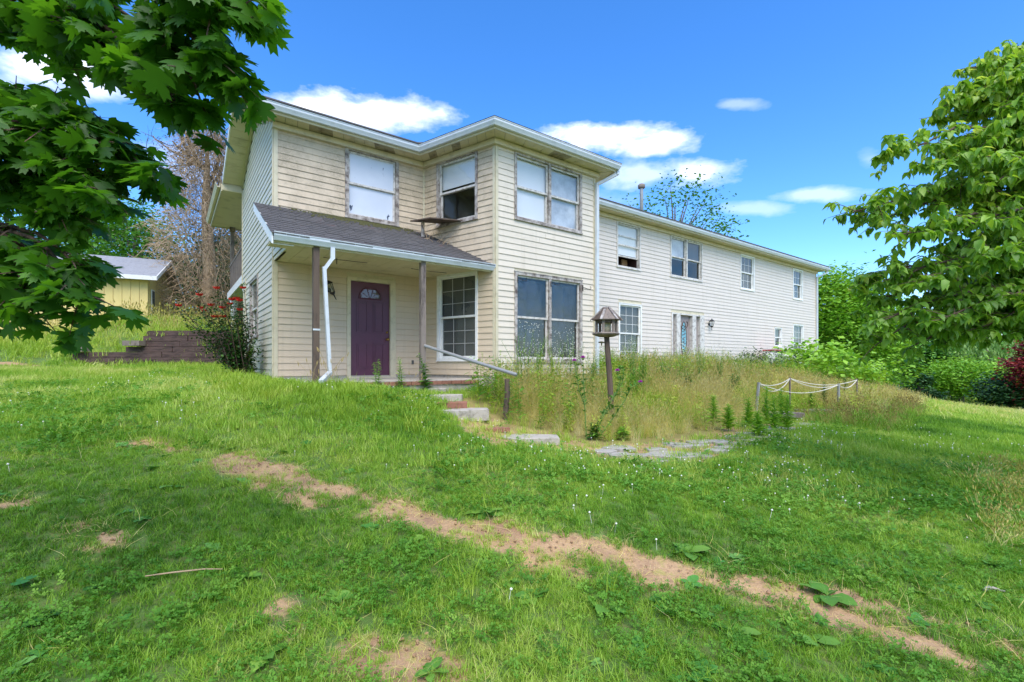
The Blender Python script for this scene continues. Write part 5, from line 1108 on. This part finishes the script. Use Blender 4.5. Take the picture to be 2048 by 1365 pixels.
T('broadleaf_tree', 34.2, 35.5, 3.3, 2.4, 'small spreading bright tree with a dark trunk in the far lawn', mat='bright leaf', nc=120, nper=55, size=.3, seed=9, base=.25, tint=.7)
T('broadleaf_tree', 34.6, 38.5, 4.6, 1.5, 'dark leaved tree left of the small spreading tree', nc=130, nper=50, size=.3, seed=10, base=.12, tint=.3)
T('red_tree', 29.9, 26.3, 4.5, 1.2, 'dark red leaved tree at the right edge', mat='red leaf', nc=130, nper=60, size=.2, seed=11, base=.1)
T('conifer', 29.3, 27.5, 2.2, 1.4, 'dark shrub under the red tree', mat='conifer leaf', nc=80, nper=50, size=.2, seed=12, base=0, cat='shrub')
# willow
wx_, wy_ = 39, 38.5; wz = g1(wx_, wy_); wl = empty('willow', (wx_, wy_, wz), label='pale weeping willow in the far lawn', cat='tree'); m2 = MB(); m2.tube([(0, 0, 0), (.2, 0, 3.5), (.1, 0, 6)], [.35, .25, .1], 8); m2.build('trunk', 'bark grey', wl)
r = np.random.default_rng(3); PP = []
for i in range(420):
    a = r.uniform(0, 6.28); q = r.uniform(.3, 1)**.6*3.3; top_ = 6.2-q*q*.22+r.normal(0, .3); L_ = r.uniform(2, 5)
    for k in np.arange(0, L_, .16): PP.append((q*math.cos(a)*(1+.03*k)+r.normal(0, .05), q*math.sin(a)*(1+.03*k)+r.normal(0, .05), max(.2, top_-k)))
PP = np.array(PP); n = len(PP); V, F = leafset(PP, rotmats(r.uniform(0, 6.28, n), r.uniform(-1.6, -.9, n), r.normal(0, .4, n)), r.uniform(.2, .4, n), DV*np.array([.7, 1, 1]), DF); q = np_mesh('crown', V, F, 'willow leaf', np.repeat(np.clip(r.normal(.5, .25, n), 0, 1), 4), wl); q['kind'] = 'stuff'
# white house glimpsed beyond the lawn
wh = empty('white_house', (36.2, 43, g1(36.2, 43)), R(20), label='small white house half hidden behind the far trees', cat='house')
m2 = MB(); m2.box(-4, 4, -2, 3, 0, 2.7); m2.build('wall', 'white paint', wh); m2 = MB(); m2.hexa([(-4.4, -2.5, 2.65), (4.4, -2.5, 2.65), (4.4, 3.5, 2.65), (-4.4, 3.5, 2.65), (-4.2, .4, 4.4), (4.2, .4, 4.4), (4.2, .6, 4.4), (-4.2, .6, 4.4)]); m2.build('roof', 'grey shingle far', wh)
for x in (-3, -1.2, .8, 2.6): m2 = MB(); m2.box(x-.35, x+.35, -2.03, -2.0, 1, 2.1); m2.build('window', 'grey screen', wh)
# wood behind everything
def wood(name, pts, h, seed, mat='tree leaf', size=.9, tint=.45, nc=26):
    r = np.random.default_rng(seed); C = []
    for (x, y) in pts:
        z = g1(x, y); hh = h*r.uniform(.75, 1.15)
        for k in range(nc): C.append((x+r.normal(0, 2.6), y+r.normal(0, 2), z+hh*r.random()**.75))
    crown_mesh(C, 1.1, 30, size, DV, DF, mat, None, seed, tint, name=name)
wood('far_woodland', [(x, 62+6*math.sin(x)) for x in np.arange(28, 84, 3.5)], 8.5, 1); wood('far_woodland', [(x, 75) for x in np.arange(40, 100, 5)], 11, 5, tint=.6)
wood('far_woodland', [(x, 52+5*math.sin(x)) for x in np.arange(-62, -24, 3.5)], 8, 2, tint=.4)
# trees that show over the roof and left of it
T('broadleaf_tree', 11.5, 33, 13.7, 3.6, 'tall tree whose thin leafy top shows above the wing roof', nc=75, nper=34, size=.22, seed=20, base=.6, tr=.25)
T('broadleaf_tree', 15.5, 36, 12.6, 2.5, 'smaller leafy top above the middle of the wing roof', nc=34, nper=12, size=.30, seed=21, base=.7, tr=.2)
T('broadleaf_tree', -22, 27, 7.2, 3.0, 'green tree rising behind the yellow shed roof', nc=170, nper=45, size=.3, seed=22, base=.1, tint=.6)
T('broadleaf_tree', -27.5, 29, 8.5, 3.4, 'taller green tree at the far left behind the shed', nc=170, nper=45, size=.32, seed=26, base=.1, tint=.45)
T('conifer', -17.5, 29, 6.0, 3.0, 'dark evergreen mass behind the tangled bare tree', mat='conifer leaf', nc=200, nper=50, size=.3, seed=23, base=0)
T('conifer', -12.8, 26, 6.6, 2.6, 'dark evergreen seen between the balcony posts', mat='conifer leaf', nc=170, nper=45, size=.3, seed=24, base=0)
# the tangled bare tree
dx_, dy_ = at(415, 600, 19.5).x, 19.5; dz_ = g1(dx_, dy_); dt = empty('bare_tree', (dx_, dy_, dz_), label='bare tree wrapped in a brown tangle of dead vines', cat='tree')
top_h = ZC+(CY-260)/F0*dy_-dz_
m2 = MB(); m2.tube([(0, 0, -.2), (.1, 0, 2), (-.05, 0, 5), (0, 0, top_h*.9)], [.30, .25, .18, .06], 10); m2.build('trunk', 'dry twig', dt)
r = np.random.default_rng(77)
def limb(mb, p, d, L_, rad, depth):
    P = [p]; q = p.copy(); dd = d.copy()
    for k in range(5): dd = dd+r.normal(0, .22, 3); dd /= np.linalg.norm(dd); q = q+dd*L_/5; P.append(q.copy())
    mb.tube([tuple(x) for x in P], np.linspace(rad, rad*.35, 6), 5 if rad > .02 else 3)
    if depth > 0:
        for k in range(3): limb(mb, P[2+k % 4], dd*.6+r.normal(0, .6, 3), L_*.55, rad*.45, depth-1)
def tl(px, py): v = at(px, py, dy_); return np.array([v.x-dx_, 0, v.z-dz_])
for (a, b, rad) in (((410, 330), (235, 170), .05), ((410, 340), (345, 290), .09), ((375, 320), (300, 270), .05), ((400, 370), (470, 240), .08), ((380, 300), (330, 180), .05), ((395, 330), (380, 235), .06), ((400, 400), (450, 290), .08), ((390, 420), (300, 330), .05)):
    p, q = tl(*a), tl(*b); m2 = MB(); d = q-p; limb(m2, p+np.array([0, r.normal(0, .3), 0]), d/np.linalg.norm(d), float(np.linalg.norm(d)), rad, 2); m2.build('branch', 'bark grey', dt)
m2 = MB()
for i in range(5200):
    t = r.random(); z = t*top_h*.98; wd_ = (1.75*math.sin(math.pi*min(1, .22+.72*t))**.7)*(1.15 if t < .5 else .95); a = r.uniform(0, 6.28); q = wd_*r.random()**.5
    p = np.array([q*math.cos(a), q*math.sin(a)*.8, z]); d = np.array([math.cos(a)*.8, math.sin(a)*.8, r.uniform(-.7, .7)])+r.normal(0, .5, 3); L_ = r.uniform(.4, 1.3); e = p+d*L_*.6; m_ = (p+e)/2+np.array([0, 0, r.uniform(-.05, .3)])
    m2.tube([tuple(p), tuple(m_), tuple(e)], [.011, .008, .004], 3, cap=False)
q = m2.build('vine_tangle', 'dry twig', dt); q['kind'] = 'stuff'
C = [(r.normal(0, 1.0), r.normal(0, .8), z) for z in r.uniform(top_h*.35, top_h*.92, 90)]; crown_mesh(C, .35, 60, .12, NV*np.array([1.6, 1, 1]), DF, 'grey needles', dt, 6, .5, name='dead_needles')
# rose bush
rb = empty('rose_bush', (*[-5.75, 9.95], g1(-5.75, 9.95)), label='tall rose bush with red blooms at the left corner of the house', cat='shrub'); O = rb.location.copy()
r = np.random.default_rng(8); tips = []
ROSE = [(403, 597), (437, 584), (463, 614), (448, 622), (440, 641), (449, 640), (426, 617), (482, 608), (482, 626), (405, 622), (412, 628), (476, 604), (432, 640), (467, 606), (489, 583), (362, 618)]
for (px, py) in ROSE+[(500, 655), (505, 690), (385, 650), (370, 625), (470, 660), (455, 660), (490, 640), (515, 700), (440, 680), (420, 690), (505, 640), (480, 680), (350, 615), (395, 612)]:
    v = at(px, py, 9.95+r.normal(0, .25))-O; tips.append(v); b = Vector((r.normal(0, .07), r.normal(0, .07), 0)); mid = b.lerp(v, .55)+Vector((r.normal(0, .05), 0, .12)); m2 = MB(); m2.tube([b, b.lerp(mid, .5), mid, v], [.014, .011, .008, .004], 5); m2.build('cane', 'bark brown', rb)
PP = []
for v in tips:
    for i in range(150): t = r.uniform(.18, 1.03); PP.append(tuple(Vector((0, 0, 0)).lerp(v, t)+Vector(r.normal(0, .085, 3))))
n = len(PP); V, F = leafset(PP, rotmats(r.uniform(0, 6.28, n), r.uniform(-.6, .6, n), r.uniform(-.6, .6, n)), r.uniform(.035, .08, n), tmpl_oval(.65)[0], OF); q = np_mesh('foliage', V, F, 'rose leaf', np.repeat(np.clip(r.normal(.4, .25, n), 0, 1), len(OV)), rb); q['kind'] = 'stuff'
for v in tips[:len(ROSE)]:
    c = v+Vector((.04, -.12, .03)); m2 = MB()
    for k in range(14):
        a = k*2.4; rr = .012+.022*(k/14); d = Vector((math.cos(a), math.sin(a), .4)); s = Vector((-math.sin(a), math.cos(a), 0)); p0 = c+d*rr*.3; m2.face([p0, c+d*rr+s*.016, c+d*(rr+.012)+Vector((0, 0, .02)), c+d*rr-s*.016])
    m2.V = [tuple((Vector(q)-c)*1.7+c) for q in m2.V]; m2.build('rose_bloom', 'red flower', rb)
b = h2w(.05, 1.5); leafy('leafy_weed', (b[0]-.25, b[1]-.1), .5, 26, .2, .5, up=.4, seed=140, tint=.1, label='dark broad leaved plant at the foot of the gable wall', cat='weed', stems=3)
b = h2w(-.28, 1.0); leafy('leafy_weed', b, .95, 22, .15, .5, up=.6, seed=141, tint=.8, label='bright green vine leaves against the gable window', cat='weed', stems=2, start=.5)
# ------------------------------------------------------------------ retaining wall and shed
W0 = Vector((*[at(148, 700, 13.3).x, 13.3], 0)); W1 = Vector((at(432, 700, 13.0).x, 13.0, 0)); rwz = ZC-.03; rw = empty('retaining_wall', (W1.x, W1.y, rwz), math.atan2(W0.y-W1.y, W0.x-W1.x)+math.pi, label='dark stepped timber retaining wall left of the house', cat='wall')
Lw = (W0-W1).length
for k in range(7):
    z0 = -.1+k*.15; xs = -Lw if k < 3 else (-Lw*.62-.0 if k < 4 else (-Lw*.55 if k < 5 else -Lw*.50+(.1 if k == 6 else 0))); x = xs; xe = .3 if k < 6 else -.25
    while x < xe-.1:
        w_ = min(random.uniform(1.1, 1.9), xe-x); m2 = MB(); j = random.uniform(-.015, .015); m2.box(x, x+w_-.012, -.08+j+k*.012, .08, z0+.004+random.uniform(-.004, .004), z0+.145); m2.build('timber', 'old timber', rw); x += w_
for (x, z) in ((-Lw+.02, .36), (-Lw*.60, .52)): m2 = MB(); m2.box(x, x+.5, -.25, .0, z, z+.14); m2.build('timber', 'weathered wood', rw)
m2 = MB(); m2.box(-Lw*.5, .3, .081, .3, -.2, .93); m2.box(-Lw, -Lw*.5, .081, .3, -.2, .30); m2.build('backfill', 'old timber', rw)
sc0 = at(296, 640, 17.0); sdir = math.atan2(.42, .9); sh_ = empty('shed', (sc0.x, 17.0, ZC+1.5), sdir, label='pale yellow shed with a grey shingle roof at the left', cat='shed')
Hs = (CY-553)/F0*17-1.5; n = 30; LS = 7.5
for k in range(n):
    x1 = -k*LS/n; x0 = x1-LS/n+.012; m2 = MB(); m2.box(x0, x1, -.03-random.random()*.004, .0, -.5, Hs); m2.build('board', 'yellow boards', sh_)
m2 = MB(); m2.box(-LS, 0, .002, .1, -.5, Hs-.01); m2.box(-.1, -.005, .1, 3.6, -.5, Hs-.01); m2.hexa([(-.1, .1, Hs-.01), (-.005, .1, Hs-.01), (-.005, 3.6, Hs-.01), (-.1, 3.6, Hs-.01), (-.1, 1.8, Hs+.75), (-.005, 1.8, Hs+.75), (-.005, 1.9, Hs+.75), (-.1, 1.9, Hs+.75)]); m2.box(-LS, 0, 3.55, 3.6, -.5, Hs-.01); m2.build('wall', 'yellow boards', sh_)
for k in range(9): m2 = MB(); m2.box(-.004, .012, .15+k*.38, .15+k*.38+.365, -.5, Hs-.02+min(.75, (.15+k*.38)*.42, (3.4-k*.38)*.42)*.9); m2.build('board', 'yellow boards', sh_)
m2 = MB(); m2.box(.012, .04, .35, .75, .2, 1.25); m2.build('window_frame', 'white paint', sh_); m2 = MB(); m2.box(.04, .045, .39, .71, .25, 1.2); m2.build('pane', 'grey screen', sh_)
m2 = MB(); m2.box(-3.0, -2.98, -.045, -.03, -.3, Hs-.5); m2.box(-4.1, -2.98, -.045, -.03, Hs-.52, Hs-.5); m2.build('door_trim', 'weathered wood', sh_)
ov = .35
for (y0, z0, y1, z1) in ((-ov, Hs-.08, 1.85, Hs+.92), (1.85, Hs+.92, 4.05, Hs-.08)):
    m2 = MB(); m2.hexa([(-LS-.3, y0, z0), (.32, y0, z0), (.32, y1, z1), (-LS-.3, y1, z1), (-LS-.3, y0, z0+.05), (.32, y0, z0+.05), (.32, y1, z1+.05), (-LS-.3, y1, z1+.05)]); m2.build('roof', 'grey shingle far', sh_)
    m2 = MB(); m2.hexa([(.32, y0, z0-.10), (.345, y0, z0-.10), (.345, y1, z1-.10), (.32, y1, z1-.10), (.32, y0, z0+.05), (.345, y0, z0+.05), (.345, y1, z1+.05), (.32, y1, z1+.05)]); m2.build('rake_board', 'white paint', sh_)
m2 = MB(); m2.box(-LS-.3, .32, -ov-.02, -ov, Hs-.18, Hs-.03); m2.build('fascia', 'white paint', sh_)
# ------------------------------------------------------------------ the two trees whose branches hang into the picture
def hanging_tree(name, label, trunk, limbs, twig_n, leaf_n, L_, tmpl, mat, bark, seed, spread, pitch, sizevar=.3, petiole=.0, tintf=None, top300=True, bigr=.05):
    r = np.random.default_rng(seed); tv, tf = tmpl; x, y = trunk[0][:2]; z = g1(x, y); o = empty(name, (x, y, z), label=label, cat='tree'); O = np.array([x, y, z])
    m2 = MB(); m2.tube([tuple(np.array(p)-O) for p in trunk], np.linspace(.22, .10, len(trunk)), 12); m2.build('trunk', bark, o, smooth=True)
    LP = []; YW = []; PT = []; RL = []; SZ = []; tw = MB(); pm = MB()
    for li, (src, tip, rad, nt) in enumerate(limbs):
        s = np.array(src, float); t = np.array(tip, float); d = t-s; Ln = np.linalg.norm(d); P = []
        for k in range(8): q = k/7; P.append(s+d*q+np.array([0, 0, .12*Ln*math.sin(math.pi*q)])+(r.normal(0, .03, 3)*Ln*.35 if 0 < k < 7 else 0))
        m2 = MB(); m2.tube([tuple(p-O) for p in P], np.linspace(rad, .005, 8), 8 if rad > .03 else 5); m2.build('branch', bark, o, smooth=True)
        for j in range(nt):
            q = 1-(r.random()**1.3)*spread[3]; f = q*7; a = min(int(f), 6); p = P[a]*(1-(f-a))+P[a+1]*(f-a); dv = d/Ln*.7+r.normal(0, 1, 3)*np.array([.7, .7, .35]); dv /= np.linalg.norm(dv); ln = r.uniform(*spread[:2]); e = p+dv*ln+np.array([0, 0, -spread[2]*ln]); mid = (p+e)/2+np.array([0, 0, .04*ln]); tw.tube([tuple(p-O), tuple(mid-O), tuple(e-O)], [.006, .004, .002], 3, cap=False)
            for k in range(leaf_n):
                u_ = r.uniform(.25, 1.05); b = p*(1-u_)**1+e*u_; pd = np.array([*r.normal(0, 1, 2), r.normal(-.2, .5)]); pd /= np.linalg.norm(pd); c = b+pd*petiole*r.uniform(.4, 1.2)
                if petiole: pm.tube([tuple(b-O), tuple(c-O)], [.0015, .0012], 3, cap=False)
                LP.append(c-O); YW.append(math.atan2(-pd[0], pd[1])+r.normal(0, .5)); PT.append(r.uniform(*pitch)); RL.append(r.normal(0, .35)); SZ.append(L_*r.uniform(1-sizevar, 1+sizevar))
    q = tw.build('twig', bark, o); q['kind'] = 'stuff'
    if petiole: q = pm.build('petiole', 'stem green', o); q['kind'] = 'stuff'
    LP = np.array(LP); SZ = np.array(SZ); Wd = LP+O; vis = (np.abs(Wd[:, 0]) < 1.12*Wd[:, 1]) & (Wd[:, 1] > .5); app = np.where(vis, SZ/np.maximum(Wd[:, 1], .5), 0); order = np.argsort(-app); pick = order[:300]; rest = order[300:]
    Rm = rotmats(np.array(YW), np.array(PT), np.array(RL)); ti = np.clip(r.normal(.45, .2, len(LP))+(.0 if tintf is None else tintf(Wd)), 0, 1)
    V, F = leafset(LP[rest], Rm[rest], SZ[rest], tv, tf); q = np_mesh('foliage', V, F, mat, np.repeat(ti[rest], len(tv)), o); q['kind'] = 'stuff'
    vs = []
    for k in range(6): me_o = np_mesh('leaf', tv, tf, mat, np.full(len(tv), .15+k*.14), o); vs.append(me_o.data); bpy.data.objects.remove(me_o)
    for i in pick:
        l = bpy.data.objects.new('leaf', vs[int(min(5, ti[i]*6))]); COL.objects.link(l); l.parent = o; l.matrix_local = Matrix.Translation(Vector(LP[i])) @ Matrix(Rm[i].tolist()).to_4x4() @ Matrix.Scale(float(SZ[i]), 4)
    return o
SH = [0, 0]
A = lambda px, py, Y: tuple(at(px-SH[0], py-SH[1], Y))
SH = [75, 25]
root = (-3.9, 2.3); rz_ = g1(*root); trk = [(-3.9, 2.3, rz_-.2), (-3.85, 2.3, rz_+1.2), (-3.75, 2.35, ZC+1.2), (-3.7, 2.3, ZC+2.6), (-3.6, 2.2, ZC+4)]
s1 = (-3.72, 2.3, ZC+2.3); s2 = (-3.75, 2.3, ZC+1.4); s3 = (-3.8, 2.3, ZC+.9); s4 = A(150, 25, 2.4); s5 = A(60, 270, 2.5); s6 = A(60, 480, 2.55)
ML = [(s1, A(150, 25, 2.4), .05, 0), (s4, A(350, 68, 2.3), .03, 9), (s4, A(420, 230, 2.2), .022, 20), (s4, A(330, 150, 2.35), .02, 20), (A(165, 30, 2.4), A(300, -30, 2.3), .02, 8), (A(330, 0, 2.2), A(500, 60, 2.0), .016, 15), (A(330, 0, 2.2), A(560, 40, 2.0), .014, 12), (A(360, 40, 2.2), A(500, 150, 2.05), .012, 15), (A(350, 70, 2.3), A(465, 195, 2.1), .012, 14), (s4, A(60, 60, 2.6), .02, 11), (s4, A(210, 100, 2.5), .02, 9), (s4, A(110, 85, 2.7), .02, 7),]
SH = [40, 12]
ML += [
      (s2, A(70, 300, 2.5), .035, 6), (s5, A(200, 225, 2.45), .016, 9), (s5, A(330, 345, 2.35), .02, 24), (s5, A(225, 300, 2.45), .02, 20), (s5, A(250, 400, 2.35), .02, 24), (s5, A(130, 350, 2.5), .02, 20), (s5, A(90, 220, 2.6), .02, 12), (s5, A(60, 380, 2.5), .02, 18), (s5, A(150, 430, 2.5), .02, 20), (s2, A(20, 180, 2.6), .02, 13), (s5, A(300, 300, 2.4), .02, 12),]
SH = [22, -12]
ML += [
      (s3, A(80, 490, 2.5), .03, 8), (s6, A(195, 585, 2.4), .018, 12), (s6, A(165, 510, 2.45), .018, 8), (s6, A(130, 570, 2.5), .018, 9), (s6, A(50, 560, 2.55), .018, 10), (s3, A(10, 610, 2.6), .018, 12), (s6, A(85, 610, 2.45), .014, 9), (s3, A(20, 470, 2.6), .02, 14)]
hanging_tree('maple_tree', 'maple with large lobed leaves reaching in from the left', trk, ML, 0, 6, .103, (MV, MF), 'maple leaf', 'bark brown', 5, (.06, .26, .25, .75), (-1.45, -.1), sizevar=.42, petiole=.045, tintf=lambda w: np.clip((w[:, 0]+1.3)*.45, -.1, .4))
SH = [0, 0]; root = (7.6, 5.8); rz_ = g1(*root); trk = [(7.6, 5.8, rz_-.2), (7.5, 5.8, ZC+.2), (7.4, 5.75, ZC+1.6), (7.35, 5.7, ZC+3.2), (7.3, 5.6, ZC+4.3)]
tips = [(1880, 215, 5.4), (1950, 135, 5.6), (2035, 110, 5.8), (1995, 170, 5.2), (2050, 200, 5), (1900, 290, 5.6), (1960, 270, 5.0), (2030, 300, 5.4), (1775, 305, 5.0), (1840, 340, 4.8), (1880, 380, 5.4), (1950, 370, 4.9), (2030, 400, 5.2), (1705, 425, 4.9), (1760, 440, 5.3), (1800, 470, 4.5), (1870, 450, 5.0), (1940, 450, 4.5), (2020, 480, 5.0), (1990, 520, 4.3), (1730, 565, 5.2), (1790, 560, 4.8), (1860, 560, 4.5), (1930, 580, 5.2), (2000, 600, 4.6), (2050, 550, 5.2), (1770, 640, 4.6), (1830, 655, 4.9), (1745, 695, 4.8), (1880, 640, 4.4), (1950, 660, 4.8), (2030, 670, 5.0), (1800, 705, 5.0), (2060, 330, 4.4), (2060, 620, 4.2), (1895, 500, 5.6), (1820, 610, 5.6), (2000, 400, 5.8), (1960, 210, 6), (1820, 400, 5.8), (1900, 680, 5.3), (1925, 190, 5.5), (1975, 140, 5.9), (2010, 230, 5.6), (1940, 320, 5.6), (1990, 330, 5.9), (1890, 240, 5.7), (2060, 140, 5.5), (1870, 310, 5.3), (2000, 270, 6.2), (1910, 350, 5.9), (1970, 430, 5.6), (1760, 600, 5.5), (2040, 260, 6)]
DL = []
for i, (px, py, Y) in enumerate(tips):
    t = A(px, py, Y); zs = min(max(ZC+.3, t[2]-.35+.15*(i % 3)), ZC+4.0); f = (zs-ZC-.2)/4.2; DL.append(((7.5-.2*f, 5.8-.2*f, zs), t, .035, 46 if px < 1900 else 42))
hanging_tree('dogwood_tree', 'broad layered tree with drooping pointed leaves at the right', trk, DL, 0, 12, .092, tmpl_oval(.62, .25, .45), 'dogwood leaf', 'bark brown', 6, (.10, .36, .08, .72), (-1.05, .1), tintf=lambda w: .1+np.clip((w[:, 2]-ZC-1.4)*.10, -.15, .25))
# fallen leaves and small litter on the lawn
for i, (px, py, lb) in enumerate([(30, 1195, 'pale fallen maple leaf at the left edge'), (620, 897, 'small pale leaf near the top of the track')]):
    x, y = gp(px, py); o = np_mesh('fallen_leaf', MV*.11, MF, 'plantain', np.full(len(MV), 1.)); o.location = (x, y, g1(x, y)+.05); o.rotation_euler = (.2, -.15, i*1.3); tag(o, lb, 'leaf')
x, y = gp(370, 1165); m2 = MB(); m2.tube([(-.22, -.04, .05), (-.08, .0, .055), (.08, .06, .05), (.2, .06, .05)], [.004, .006, .005, .003], 5); o = m2.build('fallen_twig', 'dry twig'); o.location = (x, y, g1(x, y)); tag(o, 'thin bare twig lying in the left lawn', 'twig')
x, y = gp(1985, 1190); m2 = MB(); m2.tube([(-.06, 0, .03), (0, .02, .04), (.07, -.02, .03)], [.012, .016, .006], 6); o = m2.build('bark_scrap', 'window frame worn'); o.location = (x, y, g1(x, y)); tag(o, 'grey scrap of bark in the grass at the right', 'bark')
# trees behind the viewer, seen in the window glass
T('broadleaf_tree', -7, -14, 11, 5, 'large tree behind the viewer mirrored in the lower windows', nc=130, nper=35, size=.6, seed=30, base=.05, tint=.5)
T('broadleaf_tree', -18, -8, 10, 5, 'tree beyond the left lawn mirrored in the bay windows', nc=130, nper=35, size=.6, seed=31, base=.05, tint=.5)
T('broadleaf_tree', 8, -18, 10, 5, 'tree down the slope mirrored in the wing windows', nc=130, nper=35, size=.6, seed=32, base=.05, tint=.5)
